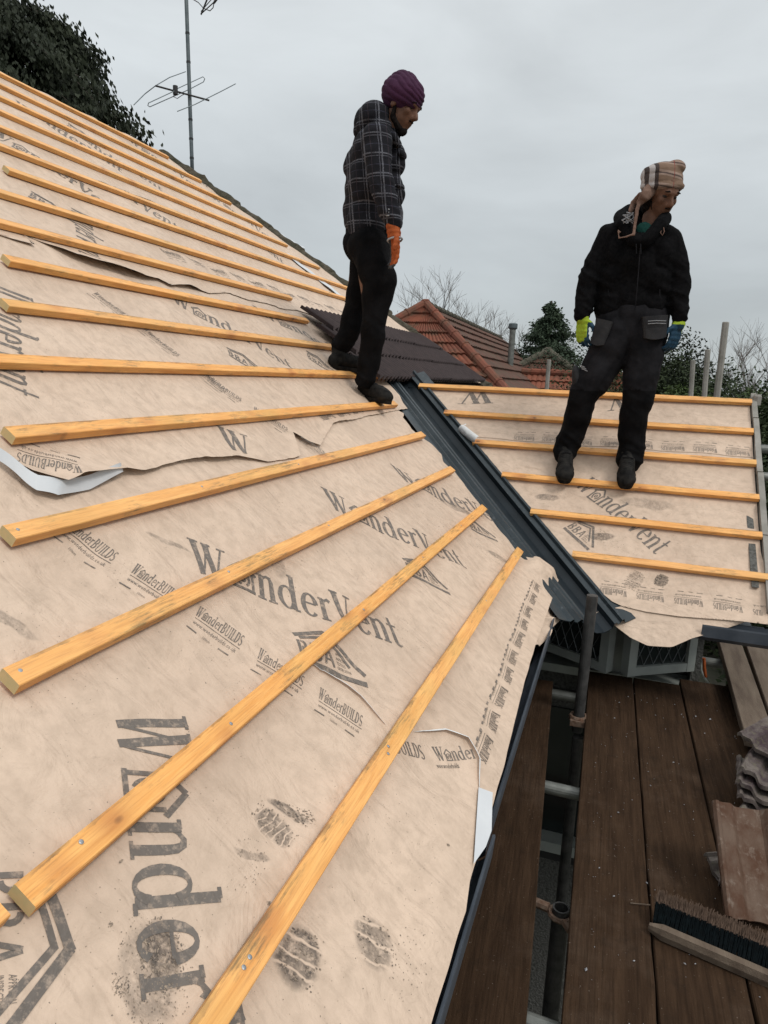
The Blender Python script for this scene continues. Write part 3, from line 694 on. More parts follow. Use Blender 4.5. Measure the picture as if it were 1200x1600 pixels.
# fourth course to the ridge
s = Sheet(FL, 5.6, lift=lambda a, b: .012 * math.exp(-((a - 3.95) / .16) ** 2) * math.exp(-max(0, b - 2.93) / .07))
s.grid(lambda u, t_: ((lambda b_: (lerp(hipN(b_) - .02, hipF(b_), u), b_ + .05 * noise.noise(V((u * 6, 0, 9))) * (t_ == 0)))(lerp(2.93, 4.31, t_))), 130, 44)
for q in ((100, 200), (200, 220), (20, 160), (290, 270), (-20, 205), (330, 310), (170, 150)):
    q0 = FL.px(*q); s.word('WonderVent', q0, (q0[0] + .65 * math.cos(th1), q0[1] + .65 * math.sin(th1)), HT, px=False)
s.bba(FL.px(105, 195), th1, .19)
s.out('roofing_membrane', 'beige printed membrane sheet at the very top of the left slope below the ridge', group=GRP)
# silver-white tape strips near the far hip
for (q0, q1, lb) in (((430, 362), (486, 395), 'upper'), ((462, 405), (558, 480), 'lower')):
    a0, a1 = FL.px(*q0), FL.px(*q1)
    m = MB(); m.grid(lambda u, t_: FL.p(lerp(a0[0], a1[0], t_) - .22 + .12 * u, lerp(a0[1], a1[1], t_) + .03 * u, .0125 + .003 * math.sin(t_ * 20 + u)), 2, 16)
    tag(m.build('white_membrane_strip', [M['white']]), '%s narrow white membrane strip running beside the far hip' % lb, 'membrane', 'white strips by the hip')
# ------------------------------------------------------------------ battens
def batten(fr, a0, a1, b, label, group, nails=(), ang=0.0, wd=.038, hb=.0, seed=0):
    """b is the upper edge; the mesh is built in its own axes (x along the length)"""
    rn = random.Random(seed + 77); L = a1 - a0; n = max(3, int(L / .16)); th = .0205
    m = MB(); sec = [(-wd, 0), (0, 0), (0, th), (-wd, th)]; c = .0016
    ring = [(-wd, 0), (0, 0), (0, th - c), (-c, th), (-wd + c, th), (-wd, th - c)]
    wob = rn.uniform(0, 50)
    for i in range(n + 1):
        x = L * i / n
        oy = .0025 * noise.noise(V((x * 1.3, wob, 0))); oz = .002 * noise.noise(V((x * 1.7, wob, 5)))
        for (y, z) in ring:
            jy = .0008 * noise.noise(V((x * 9, y * 90, wob))); m.v.append((x, y + oy + jy, z + oz))
    k = len(ring)
    for i in range(n):
        for j in range(k):
            p_, q = i * k + j, i * k + (j + 1) % k; m.f.append((p_, p_ + k, q + k, q)); m.m.append(0)
    m.f.append(tuple(range(k))); m.m.append(1); m.f.append(tuple(n * k + j for j in range(k))[::-1]); m.m.append(1)
    o = m.build('roof_batten', [M['pine'], M['end']], recalc=True)
    base = fr.p(a0, b, .0075 + hb)
    ca, sa = math.cos(ang), math.sin(ang)
    X = fr.a * ca + fr.b * sa; Y = fr.b * ca - fr.a * sa; Z = fr.n
    mw = Matrix((( X.x, Y.x, Z.x, base.x), (X.y, Y.y, Z.y, base.y), (X.z, Y.z, Z.z, base.z), (0, 0, 0, 1)))
    o.matrix_world = mw; tag(o, label, 'batten', group)
    for x in nails:
        nb = MB(); nb.tube([(0, 0, -.001), (0, 0, .0008), (0, 0, .0014)], [.0036, .0036, .0018], 10)
        me = o
        c_ = nb.build('nail', [M['nail']]); c_.parent = o; c_.location = (x - a0, -wd * rn.uniform(.3, .6), th)
    return o
GB = 'sawn pine battens nailed across the left slope'
ordn = ['lowest', 'second', 'third', 'fourth', 'fifth', 'sixth', 'seventh', 'eighth', 'ninth', 'tenth', 'eleventh', 'twelfth', 'thirteenth', 'fourteenth', 'fifteenth', 'sixteenth', 'topmost']
FT = Frame(FL.o + NL * TH, FL.a, FL.b, FL.n)
vend = [FT.px(*q)[0] for q in ((808, 853), (752, 787), (704, 728), (660, 676), (620, 630), (590, 580), (525, 545))]
nend = {1: .563, 2: .758, 3: .97, 4: 1.185, 6: 1.60, 7: 1.82, 10: 2.46}
fend = {8: 4.25, 9: 6.30, 10: 6.334, 11: 6.096, 12: 5.876, 13: 5.816, 14: 5.65, 15: 5.526, 16: 5.37}
for k in range(17):
    a0 = nend.get(k, .24 + .809 * k * GA)
    if k <= 5: a1 = vend[k] if k < 5 else vend[4] + .35
    elif k == 6: a1 = 4.12
    elif k == 7: a1 = 4.05
    else: a1 = fend[k]
    nl = ()
    if k == 0: nl = (.705, .722, 1.29, 1.31, 2.4, 3.1)
    if k == 1: nl = (.66, 1.02, 1.7, 2.3, 2.9)
    if k in (2, 3): nl = (a0 + .02, a0 + .62, a0 + 1.2)
    tail = {0: ', muddy, running down past the camera', 1: ' with a dark knot', 4: ' under the front boot', 5: ' under the rear boot', 8: ' above the brown tiles edge'}.get(k, '')
    nm = ('%s pine batten %s on the left slope' % (ordn[k], 'up from the eaves' if 0 < k < 16 else ('nearest the eaves' if k == 0 else 'under the ridge'))) + tail
    batten(FL, a0, a1, k * GA, nm, GB, nl, seed=k)
# the tip of a batten on the neighbouring hip face
batten(FL, .40, .538, GA + .012, 'mitred batten tip at the very left edge below the second batten', GB, seed=40)
# ------------------------------------------------------------------ right slope
re = {0: (-1.727 * S, .905 * S), 1: (-1.418 * S, .90 * S), 2: (-1.104 * S, .902 * S), 3: (-.8154 * S, .903 * S), 4: (-.5538 * S, .903 * S), 5: (-.231 * S, .965 * S)}
GR = 'sawn pine battens across the right slope'
on2 = ['ridge pine batten along the top of the right slope', 'second pine batten down from the top of the right slope', 'third pine batten down the right slope, starting at the white membrane curl', 'pine batten on the right slope under the toes of the worker in the check hat', 'fifth pine batten down the right slope, crossing the printed certificate mark', 'lowest pine batten on the right slope above the boot prints']
for k in range(6):
    batten(FR, re[k][0], re[k][1], -k * GA, on2[k], GR, seed=60 + k, ang=R_(-.15 if k else 0))
GM = 'membrane sheets on the right slope'
vr = [FR.px(*q) for q in ((640, 590), (664, 598), (683, 625), (706, 668), (722, 690), (745, 722), (771, 748), (787, 762), (812, 795), (840, 824), (862, 842), (882, 865), (905, 893), (935, 921), (958, 940), (975, 947))]
_vr = prof([(b, a) for a, b in vr] + [(.05, -1.36)])
_v0 = V((-.38, 3.59681, -.81422)); _a0, _b0 = _v0.x - FR.o.x, (_v0 - FR.o).dot(FR.b)
_dd = NR.cross(NL).normalized(); _sl = _dd.x / _dd.dot(FR.b)
vre = lambda b: max(_vr(b), _a0 + (b - _b0) * _sl + .122 / .777)
XR = .895 * S
s = Sheet(FR, 0)
low = prof([FR.px(*q) for q in ((940, 942), (975, 947), (1010, 955), (1060, 962), (1110, 966), (1160, 970), (1210, 976))])
def fR(u, t_):
    b_ = lerp(-1.61, -.42, t_); a = lerp(vre(b_) + .006 * noise.noise(V((t_ * 25, 0, 8))), XR + (.03 * sm((-b_ - 1.1) / .3)), u)
    return a, (max(b_, low(a)) if t_ < .03 else b_)
s.grid(fR, 110, 90)
s.word('WonderVent', (897, 757), (1026, 864), HT)
th2 = math.atan2(FR.px(1026, 864)[1] - FR.px(897, 757)[1], FR.px(1026, 864)[0] - FR.px(897, 757)[0])
s.bba(FR.px(885, 822), th2, .19)
p0, p1 = FR.px(1225, 955), FR.px(955, 920)
s.strip(p0, math.atan2(p1[1] - p0[1], p1[0] - p0[0]), .80, g=.165, hh=.034)
s.word('Won', (1182, 706), (1190, 730), .1)
rn = random.Random(4)
s.tread(FR.px(1033, 905), 1.2, .07, .06, 5, rn, .25); s.tread(FR.px(990, 905), 1.2, .12, .08, 8, rn, .80)
for q, r, n_, sz in (((930, 835), .05, 170, .003), ((955, 842), .06, 130, .0022), ((855, 775), .08, 130, .0022), ((1000, 780), .12, 60, .002), ((1045, 795), .05, 50, .0022), ((950, 690), .04, 60, .002), ((1060, 748), .05, 40, .002), ((870, 800), .07, 60, .002), ((1100, 850), .1, 20, .0015), ((985, 860), .05, 60, .002)):
    s.specks(FR.px(*q), r, n_, sz, rn, 1.4, .3, lambda x, y, rr: noise.noise(V((x * 2, y * 3, q[0]))) > -.1)
s.out('roofing_membrane', 'beige printed membrane sheet on the lower right slope below the standing worker', group=GM)
s = Sheet(FR, 1.6)
s.grid(lambda u, t_: ((lambda b_: (lerp(vre(b_), XR, u), b_))(lerp(-.475, .03, t_))), 80, 36)
p0, p1 = FR.px(1172, 705), FR.px(742, 676)
s.strip(p0, math.atan2(p1[1] - p0[1], p1[0] - p0[0]), 1.32, g=.165, hh=.034)
s.word('WM', (722, 618), (760, 612), .1) if False else s.word('W', (770, 612), (715, 614), .12)
s.word('W', (990, 620), (945, 622), .12)
s.specks(FR.px(1010, 650), .10, 60, .0018, rn); s.specks(FR.px(1100, 640), .10, 50, .0018, rn)
a_, b_ = FR.px(722, 675); c_, d__ = FR.px(748, 694)
s.curl([(a_ + .01, b_ + .03), (a_ - .0, b_ - .0), (lerp(a_, c_, .6), lerp(b_, d__, .6)), (c_ + .01, d__ - .01)][::-1] if False else [(a_ + .02, b_ + .04), (a_ + .005, b_), (lerp(a_, c_, .5), lerp(b_, d__, .5)), (c_, d__)], .030, 190, 12, rprof=lambda u: lerp(.5, 1, sm(u * 2)))
s.out('roofing_membrane', 'beige printed membrane along the top right slope, white curl at the valley', group=GM)
# drooping flap under the right eaves
m = MB(); top = [FR.px(*q) for q in ((925, 962), (975, 950), (1050, 958), (1120, 966), (1165, 972))]
bot = [(930, 968), (955, 975), (985, 997), (1012, 1008), (1050, 1010), (1080, 998), (1120, 988), (1163, 973)]
def fl(u, t_):
    i = min(int(u * 4), 3); f_ = u * 4 - i; a0 = [lerp(top[i][k], top[i + 1][k], f_) for k in (0, 1)]
    i = min(int(u * 7), 6); f_ = u * 7 - i; b0 = [lerp(bot[i][k], bot[i + 1][k], f_) for k in (0, 1)]
    c0 = FR.px(*b0, h=-.03); a, b = lerp(a0[0], c0[0], t_), lerp(a0[1] + .02, c0[1], t_)
    return FR.p(a, b, -.008 - .022 * t_ + .006 * math.sin(u * 9) * t_)
m.grid(lambda u, t_: fl(u, 1 - t_), 50, 14)
tag(m.build('membrane_offcut', [M['mem']], smooth=True), 'plain beige membrane scrap drooping in a curve below the right eaves', 'membrane', 'torn scraps of membrane')
# verge board with its block
m = MB()
for i in range(7):
    b0, b1 = -1.52 + i * .226, -1.52 + (i + 1) * .226
    m.add([FR.p(XR + x + .003 * (i % 2), b + .0, h) for b in (b0 + .002, b1) for x in (.006, .034) for h in (-.06, .022 - .004 * (i % 2))], [(0, 1, 3, 2), (4, 6, 7, 5), (0, 4, 5, 1), (2, 3, 7, 6), (0, 2, 6, 4), (1, 5, 7, 3)])
vb = m.build('verge_board', [M['greywood']], recalc=True); tag(vb, 'grey weathered verge board down the right edge of the right slope', 'board')
m = MB(); q = FR.p(XR + .036, .035, .02); m.tube([q + V((0, -.02, -.05)), q + V((0, -.02, 0)), q + V((0, -.02, .012))], [.022, .024, .017], 8)
tag(m.build('post_stub', [M['greywood']]), 'pale round post stub at the top corner of the verge board', 'post')
# ------------------------------------------------------------------ valley tray
D = NR.cross(NL); D = D.normalized(); D = D if D.z < 0 else -D
V0 = V((-.38, 3.59681, -.81422))
PL_ = D.cross(NL).normalized(); PL_ = PL_ if PL_.x < 0 else -PL_
PR_ = D.cross(NR).normalized(); PR_ = PR_ if PR_.y > 0 else -PR_
sec = [('L', .345, -.012), ('L', .300, -.010), ('L', .262, -.006), ('L', .255, .008), ('L', .246, .008), ('L', .238, .000), ('L', .215, .000), ('L', .207, .020), ('L', .193, .022), ('L', .186, .008), ('L', .172, .006), ('L', .165, .022), ('L', .150, .024), ('L', .140, .002), ('L', .120, -.012), ('L', .03, -.020), ('R', .01, -.016), ('R', .050, -.010), ('R', .060, .018), ('R', .072, .020), ('R', .078, .004), ('R', .092, .004), ('R', .100, .020), ('R', .111, .021), ('R', .117, -.010), ('R', .150, -.012), ('R', .175, -.014)]
m = MB(); T0, T1 = -1.74, .615; NV = 60
def vy(i, t_, e=0.0):
    k, sd, h = sec[i]; base = V0 + D * lerp(T0, T1, t_)
    if i in (0, len(sec) - 1): sd += .006 * noise.noise(V((t_ * 22, i, 0)))
    return base + (PL_ * sd + NL * (h - e) if k == 'L' else PR_ * sd + NR * (h - e))
ns = len(sec)
m.add([vy(i, j / NV) for j in range(NV + 1) for i in range(ns)], [(j * ns + i, j * ns + i + 1, (j + 1) * ns + i + 1, (j + 1) * ns + i) for j in range(NV) for i in range(ns - 1)])
m.add([vy(i, 1) for i in range(ns)] + [vy(i, 1, .004) for i in range(ns)], [(i, i + 1, ns + i + 1, ns + i) for i in range(ns - 1)])
m.m = [1 if 13 <= (k % (ns - 1)) <= 17 else 0 for k in range(len(m.f))]  # middle faces take the colour with the trough's shade painted in
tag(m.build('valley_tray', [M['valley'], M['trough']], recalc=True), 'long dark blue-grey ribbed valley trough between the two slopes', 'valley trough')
# ------------------------------------------------------------------ brown tiles laid by the far hip
rt = empty('laid_roof_tiles', FL.p(5.2, 1.3), 'dark brown ribbed roof tiles laid in three courses between the valley and the far hip', 'roof tiles')
for c_i, b0 in enumerate((1.22, 1.46, 1.70)):
    m = MB(); top_ = b0 + .30 if c_i < 2 else b0 + .25
    n = 62; a0_, a1_ = 3.96 + .10 * c_i, hipF(b0 + .12) - .08
    def tp(u, t_):
        a = lerp(a0_, a1_, u); ph = (a - a0_) / .075; tl = int((a - a0_) / .30)
        hh = .026 * (1 - abs(math.sin(math.pi * ph)) ** 1.6)
        return FL.p(a, lerp(b0, top_, t_) + .003 * ((tl * 7) % 3 - 1), .052 - .026 * t_ + hh)
    m.grid(tp, int((a1_ - a0_) / .0075), 2)
    m.grid(lambda u, t_: tp(u, 0) - FL.n * (.022 * (1 - t_)), int((a1_ - a0_) / .0075), 1)
    m.grid(lambda u, t_: tp(0, u) - FL.n * (.022 * t_), 2, 1)
    m.build('tile_course', [M['browntile']], rt, recalc=True)
# mossy hip tiles down the far hip
hp = empty('hip_capping', FL.p(hipF(4.2), 4.2), 'mossy grey-brown hip tiles down the far edge of the left slope', 'hip tiles')
def hippt(b, e=0.0): return FL.p(hipF(b) + .02, b, e)
nb = 11
for i in range(nb):
    b1, b0 = 4.28 - i * .28, 4.28 - (i + 1) * .28 - .03
    m = MB()
    def hq(u, t_, b0=b0, b1=b1, i=i):
        b = lerp(b0, b1, u); r = lerp(.052, .036, u); an = R_(lerp(-15, 195, t_)); c = hippt(b, .0 + .006 * (1 - u))
        side = V((.62, .78, 0)).normalized(); side = V((.70, .72, -.1)).normalized()
        nn = 1 + .35 * noise.noise(V((b * 22, t_ * 4, 2))) + .2 * noise.noise(V((b * 60, t_ * 8, 5)))
        return c + (side * math.cos(an) + V((0, 0, 1)) * math.sin(an)) * r * nn
    m.grid(hq, 10, 10)
    m.add([hq(0, k / 10) for k in range(11)], [tuple(range(11))])
    m.build('hip_tile', [M['moss']], hp, smooth=True)
# ------------------------------------------------------------------ the house under the roof
XE, YE = -.20, .0
hs = empty('house', (-3.9, 4.3, GZ), 'half-stripped hipped house whose two slopes fill the foreground', 'house')
zr = FL.p(0, 4.31).z; xr = FL.p(0, 4.31).x; an_, af_ = hipN(4.31), hipF(4.31)
ze = FL.p(0, -.26).z; xe = FL.p(0, -.26).x; e_n, e_f = hipN(-.26), hipF(-.26)
xb = 2 * xr - xe; dn = .012
m = MB()
m.add([(xe, e_n, ze - dn), (xr, an_, zr - dn), (xb, e_n, ze - dn)], [(0, 1, 2)])
m.add([(xe, e_f, ze - dn), (xr, af_, zr - dn), (xb, e_f, ze - dn)], [(0, 2, 1)])
m.add([(xb, e_n, ze - dn), (xr, an_, zr - dn), (xr, af_, zr - dn), (xb, e_f, ze - dn)], [(0, 1, 2, 3)])
ry = FR.p(0, .0).y; rz = FR.p(0, .0).z
m.add([(-1.4, ry, rz - .01), (XR, ry, rz - .01), (XR, ry + 1.5, rz - .01 - 1.5 * TP), (.3, ry + 1.5, rz - .01 - 1.5 * TP)], [(0, 1, 2, 3)])
m.build('roof', [M['browntile']], hs)
# rafters' dark sarking just below the membranes so nothing shows through
m = MB()
m.add([FL.p(e_n, -.20, -.05), FL.p(3.1, -.20, -.05), FL.p(3.27 + 1.01, 1.25, -.05), FL.p(hipF(1.25), 1.25, -.05), FL.p(hipF(4.3), 4.3, -.05), FL.p(hipN(4.3), 4.3, -.05)], [(0, 1, 2, 3, 4, 5)])
m.add([FR.p(.06, -1.55, -.05), FR.p(XR, -1.55, -.05), FR.p(XR, 0, -.05), FR.p(-1.35, 0, -.05)], [(0, 1, 2, 3)])
m.build('sarking', [M['blackplastic']], hs)
m = MB()
zt = ze - .09
m.box(-7.2, -.52, e_n + .3, e_f - .3, GZ, zt); m.box(-.52, .50, 3.76, 5.4, GZ, -1.70)
m.box(-.52, -.36, 3.76, 5.4, -1.70, -.80); m.box(.455, .50, 3.76, 5.4, -1.70, -.80); m.box(-.36, .455, 3.9, 5.4, -1.70, -.80)
m.build('wall', [M['pebble']], hs)
m = MB(); m.add([(XR - .02, 3.5, -.88), (XR - .02, ry, rz - .06), (XR - .02, ry + 1.2, -.88), (XR - .05, 3.5, -.88), (XR - .05, ry, rz - .06), (XR - .05, ry + 1.2, -.88)], [(0, 1, 2), (3, 5, 4), (0, 3, 4, 1), (1, 4, 5, 2)])
m.build('gable', [M['pebble']], hs)
m = MB(); m.box(-.52, xe - .02, e_n + .1, 3.4, ze - .13, ze - .115); m.box(-.3, XR - .03, FR.p(0, -1.52).y, 3.76, -1.075, -1.06)
m.build('soffit', [M['gutter']], hs)
# gutters: a half-round profile with a lip, left eaves then right eaves
def gutter(p0, p1, side, name='gutter'):
    p0, p1 = V(p0), V(p1); m = MB(); d = (p1 - p0).normalized(); sd = V(side)
    prof_ = [(0, 0), (.0, -.052), (.018, -.068), (.045, -.068), (.066, -.05), (.070, .004), (.076, .006), (.077, -.002), (.073, -.052), (.048, -.074), (.014, -.074), (-.006, -.055), (-.006, 0)]
    k = len(prof_); n = 40
    for i in range(n + 1):
        c = p0.lerp(p1, i / n)
        for x, z in prof_: m.v.append(tuple(c + sd * x + V((0, 0, z))))
    for i in range(n):
        for j in range(k - 1): m.f.append((i * k + j, (i + 1) * k + j, (i + 1) * k + j + 1, i * k + j + 1)); m.m.append(0)
    m.f.append(tuple(range(k))); m.f.append(tuple(n * k + j for j in range(k))[::-1]); m.m += [0, 0]
    return m.build(name, [M['gutter']], hs, recalc=True)
gutter((xe - .034, .1, ze - .044), (xe - .034, 1.40, ze - .044), (1, 0, 0)); gutter((xe - .050, 1.405, ze - .047), (xe - .054, 3.20, ze - .047), (1, 0, 0))
ye = FR.p(0, -1.6).y; zye = FR.p(0, -1.6).z
gutter((.42, ye + .03, zye - .02), (XR + .03, ye + .03, zye - .02), (0, -1, 0))
m = MB(); m.box(xe - .074, xe - .061, .1, 3.20, ze - .17, ze - .035); m.box(.15, XR, ye + .038, ye + .05, zye - .11, zye - .02)
m.build('fascia', [M['gutter']], hs)
# windows under the right eaves: two casements swung outwards, leaded glass
def casement(p0, p1, z0, z1, fw=.045, name='window'):
    p0, p1 = V((*p0, 0)), V((*p1, 0)); L = (p1 - p0).length; d = (p1 - p0).normalized(); nrm = V((d.y, -d.x, 0))
    Mx = Matrix(((d.x, -nrm.x, 0, p0.x), (d.y, -nrm.y, 0, p0.y), (0, 0, 1, 0), (0, 0, 0, 1)))
    f_ = MB()
    f_.box(0, fw, -.03, .03, z0, z1, Mx); f_.box(L - fw, L, -.03, .03, z0, z1, Mx)
    f_.box(fw, L - fw, -.028, .028, z0 + .001, z0 + fw, Mx); f_.box(fw, L - fw, -.028, .028, z1 - fw, z1 - .001, Mx)
    wnd = f_.build(name, [M['upvc']], hs, recalc=True)
    g = MB(); g.box(fw - .005, L - fw + .005, -.008, .008, z0 + fw - .005, z1 - fw + .005, Mx)
    gl = g.build('pane', [M['glass']], wnd); gl.matrix_parent_inverse = Matrix()
    ld = MB(); x = fw; 
    while x < L - fw:
        for sg in (1, -1):
            za, zb = (z0 + fw, z1 - fw)
            w_ = (zb - za) * .45; xa, xb_ = x, x + sg * w_
            if xb_ > L - fw: k = (L - fw - xa) / (xb_ - xa); zb = za + (zb - za) * k; xb_ = L - fw
            if xb_ < fw: k = (fw - xa) / (xb_ - xa) if xb_ != xa else 0; zb = za + (zb - za) * k; xb_ = fw
            if abs(xb_ - xa) > .004: ld.tube([Mx @ V((xa, -.011, za)), Mx @ V((xb_, -.011, zb))], .0025, 4)
        x += .055
    if ld.v: l_ = ld.build('lead_lattice', [M['lead']], wnd); l_.matrix_parent_inverse = Matrix()
    return wnd
casement((-.33, 3.72), (.055, 3.50), -1.40, -.99)
casement((.125, 3.50), (.445, 3.72), -1.40, -.99)
m = MB(); m.box(-.36, -.33, 3.70, 3.80, -1.5, -.97); m.box(.06, .12, 3.77, 3.83, -1.5, -.97); m.box(-.36, .455, 3.74, 3.88, -1.545, -1.50); m.box(-.36, .455, 3.74, 3.82, -.985, -.966)
m.build('window_frame', [M['upvc']], hs)
# lower window sill and its dark opening
m = MB(); m.box(-.5, .45, 3.64, 3.76, -2.56, -2.50); m.build('sill', [M['upvc']], hs)
m = MB(); m.box(-.5, .45, 3.745, 3.759, -2.50, -1.75); m.build('lower_window', [M['glass']], hs)
m = MB(); m.box(-.5, .45, 3.72, 3.755, -2.66, -2.561); m.build('sill_shadow_strip', [M['blackplastic']], hs)  # black strip standing in for the shade under the sill
# ------------------------------------------------------------------ scaffold deck
def board(x0, x1, y0, y1, z, slope, label, mat='deck', th=.038, rz=0.0, grp='scaffold boards of the deck', bow=.004, seed=0, endband=False):
    rn = random.Random(seed); wd = x1 - x0; L = y1 - y0; m = MB(); n = int(L / .12)
    ring = [(.003, 0), (wd - .003, 0), (wd, -.004), (wd, -th), (0, -th), (0, -.004)]
    k = len(ring)
    for i in range(n + 1):
        y = L * i / n; oz = bow * noise.noise(V((y * 1.1, seed, 0)))
        for j, (x, zz) in enumerate(ring):
            e = .0025 * noise.noise(V((y * 8, j, seed))) if j in (0, 1, 2, 5) else 0
            ye_ = y + (.01 * noise.noise(V((x * 22, seed, 3))) if i in (0, n) else 0)
            m.v.append((x + e, ye_, zz + oz + (slope * y)))
    for i in range(n):
        for j in range(k): p_, q = i * k + j, i * k + (j + 1) % k; m.f.append((p_, q, q + k, p_ + k)); m.m.append(0)
    m.f.append(tuple(range(k))[::-1]); m.m.append(0); m.f.append(tuple(n * k + j for j in range(k))); m.m.append(0)
    o = m.build('scaffold_board', [M[mat]], recalc=True); o.location = (x0, y0, z); o.rotation_euler = (0, 0, rz)
    return tag(o, label, 'board', grp)
DZ = -1.44; rz = .0205
def bx(x, y=1.5): return x + (-.3 - 1.5) * -.0205 * 1
board(bx(.003) - 0, bx(.214), -.3, 3.57, DZ, 0, 'brown scaffold board just right of the open gap, passing the black pole', rz=rz, seed=1)
board(bx(.219), bx(.434), -.3, 3.58, DZ - .001, 0, 'brown scaffold board in the middle of the deck, ending below the open casement', rz=rz, seed=2)
board(bx(.440), bx(.655), -.3, 3.66, DZ + .001, 0, 'brown scaffold board running under the broken tile stack', rz=rz, seed=3)
board(bx(.660), bx(.880), -.3, 3.70, DZ, 0, 'brown scaffold board at the far right under the raised boards', rz=rz, seed=4)
board(bx(.885), bx(1.10), -.3, 3.70, DZ, 0, 'outermost brown scaffold board beyond the tile stack', rz=rz, seed=5)
board(-.30 + .115, -.073 + .115, -.3, 3.36, DZ - .002, 0, 'dark brown scaffold board left of the gap, tucked under the left gutter', rz=.066, seed=6)
board(-.53 + .115, -.305 + .115, -.3, 3.20, DZ - .002, 0, 'inner scaffold board hidden against the left wall', rz=.066, seed=7)
GRB = 'weathered boards lying over the deck'
board(.590, .705, 2.96, 4.35, DZ + .078, .012, 'weathered board with a pale edge, first of those slanting under the right eaves', 'oldwood', grp=GRB, rz=-.02, seed=8)
board(.712, .860, 2.94, 4.35, DZ + .080, .012, 'weathered board second from the left under the right eaves, beside the dark gap', 'oldwood', grp=GRB, rz=-.03, seed=9)
board(.885, 1.06, 2.96, 4.30, DZ + .078, .012, 'weathered outer board under the right gutter', 'oldwood', grp=GRB, rz=-.03, seed=10)
board(.60, 1.0, 3.25, 3.33, DZ + .038, 0, 'short bearer beneath the weathered boards', 'oldwood', grp=GRB, seed=12) if False else None
# crumbs on the boards
rn = random.Random(3); m = MB()
for _ in range(170):
    x, y = rn.uniform(.02, .62), rn.uniform(1.3, 3.4); r = rn.choice((.0015, .0015, .002, .0035)) * rn.uniform(.6, 1.3)
    if rn.random() < .02: r = .007
    z = DZ + .004; a = rn.random() * 6
    m.add([(x + r * math.cos(a), y + r * math.sin(a), z), (x - r * math.sin(a) * .6, y + r * .6 * math.cos(a), z), (x - r * math.cos(a), y - r * math.sin(a), z), (x + r * .5 * math.sin(a), y - r * .5 * math.cos(a), z), (x, y, z + r * .7)], [(0, 1, 4), (1, 2, 4), (2, 3, 4), (3, 0, 4)])
tag(m.build('wood_crumbs', [M['end'] if False else M['silver']]), 'scattered pale crumbs and splinters on the brown scaffold boards', 'debris', kind='stuff')
# tubes and poles
def pole(name, pts, r, mat, label, cat='pole', group=None, wob=0):
    m = MB(); p0, p1 = V(pts[0]), V(pts[1]); n = 10
    m.tube([p0.lerp(p1, i / n) for i in range(n + 1)], [r * (1 + .03 * noise.noise(V((i, 0, r * 99)))) for i in range(n + 1)], 16)
    return tag(m.build(name, [M[mat]], smooth=False), label, cat, group)
GP = 'scaffold tubes of the deck'
pole('scaffold_pole', ((-.052, 3.05, -.888), (-.058, 3.05, -1.52)), .0235, 'rusttube', 'upright black scaffold pole rising in front of the valley end', group=GP)
m = MB()
for dz in (0, .03): m.tube([V((-.058 + .034 * math.cos(a * .6283), 3.05 + .034 * math.sin(a * .6283), -1.46 + dz * .4)) for a in range(11)], .009, 6)
m.box(-.09, -.02, 3.0, 3.03, -1.475, -1.45); m.box(-.03, .0, 3.02, 3.06, -1.47, -1.44)
tag(m.build('coupler', [M['rust']]), 'rusty coupler clamped at the foot of the upright black pole', 'coupler', 'scaffold couplers')
pole('scaffold_pole', ((-.05, 3.02, -1.53), (-.05, 3.02, GZ)), .024, 'rusttube', 'dark scaffold standard dropping away below the gap, behind the open pole end', group=GP)
oy = atz(877, 1418, -1.50)
m = MB(); c0 = oy
ro, ri = .0245, .0195
for (r0, z0, r1, z1) in ((ro, 0, ri, 0), (ri, 0, ri, -.12)):
    m.grid(lambda u, t_, r0=r0, z0=z0, r1=r1, z1=z1: c0 + V((math.cos(u * 6.2832) * lerp(r0, r1, t_), math.sin(u * 6.2832) * lerp(r0, r1, t_), lerp(z0, z1, t_))), 20, 1)
m.tube([c0, c0 + V((0, 0, -2.8))], ro, 20, caps=False)
tag(m.build('scaffold_pole', [M['rusttube']], recalc=True), 'open-ended scaffold pole seen from above in the gap between boards', 'pole', GP)
m = MB(); m.tube([c0 + V((.031 * math.cos(a * .5236), .031 * math.sin(a * .5236), -.022)) for a in range(13)], .008, 6)
m.tube([c0 + V((-.035, .01, -.02)), c0 + V((-.10, .03, -.025))], .014, 8); m.tube([c0 + V((.01, -.035, -.015)), c0 + V((.03, -.06, -.02))], .010, 6)
tag(m.build('coupler', [M['rust']]), 'rusty coupler round the open-ended pole in the gap', 'coupler', 'scaffold couplers')
for (u, v_), zz, r, lab in (((880, 1236), -1.515, .0235, 'pale scaffold tube crossing the middle of the gap under the boards'), ((835, 1593), -1.515, .0235, 'pale scaffold tube crossing the gap at the bottom of the picture'), ((885, 1088), -1.52, .0235, 'grey scaffold tube crossing the far end of the gap')):
    q = atz(u, v_, zz); pole('scaffold_tube', ((-.5, q.y + .01, zz), (1.15 if v_ < 1500 else .03, q.y - .02, zz)), r, 'galv', lab, 'tube', GP)
q = atz(855, 1597, -1.515)
q = aty(1100, 1033, 3.9); pole('scaffold_tube', ((q.x - .06, 3.9, q.z), (1.2, 3.86, q.z)), .024, 'galv', 'grey scaffold tube running off behind the weathered boards', 'tube', GP)
q = aty(1088, 1040, 3.95); pole('scaffold_pole', ((q.x, 3.95, -1.15), (q.x, 3.95, GZ)), .024, 'greywood', 'upright pole just right of the open casement', group=GP)
m = MB(); a0 = aty(1094, 1042, 3.8); m.tube([a0 + V((0, 0, .03)), a0 + V((.008, 0, -.02)), a0 + V((.03, 0, -.06)), a0 + V((.05, 0, -.085))], .007, 6)
tag(m.build('cable', [M['upvc']]), 'loose white cable hanging beside the weathered boards', 'cable')
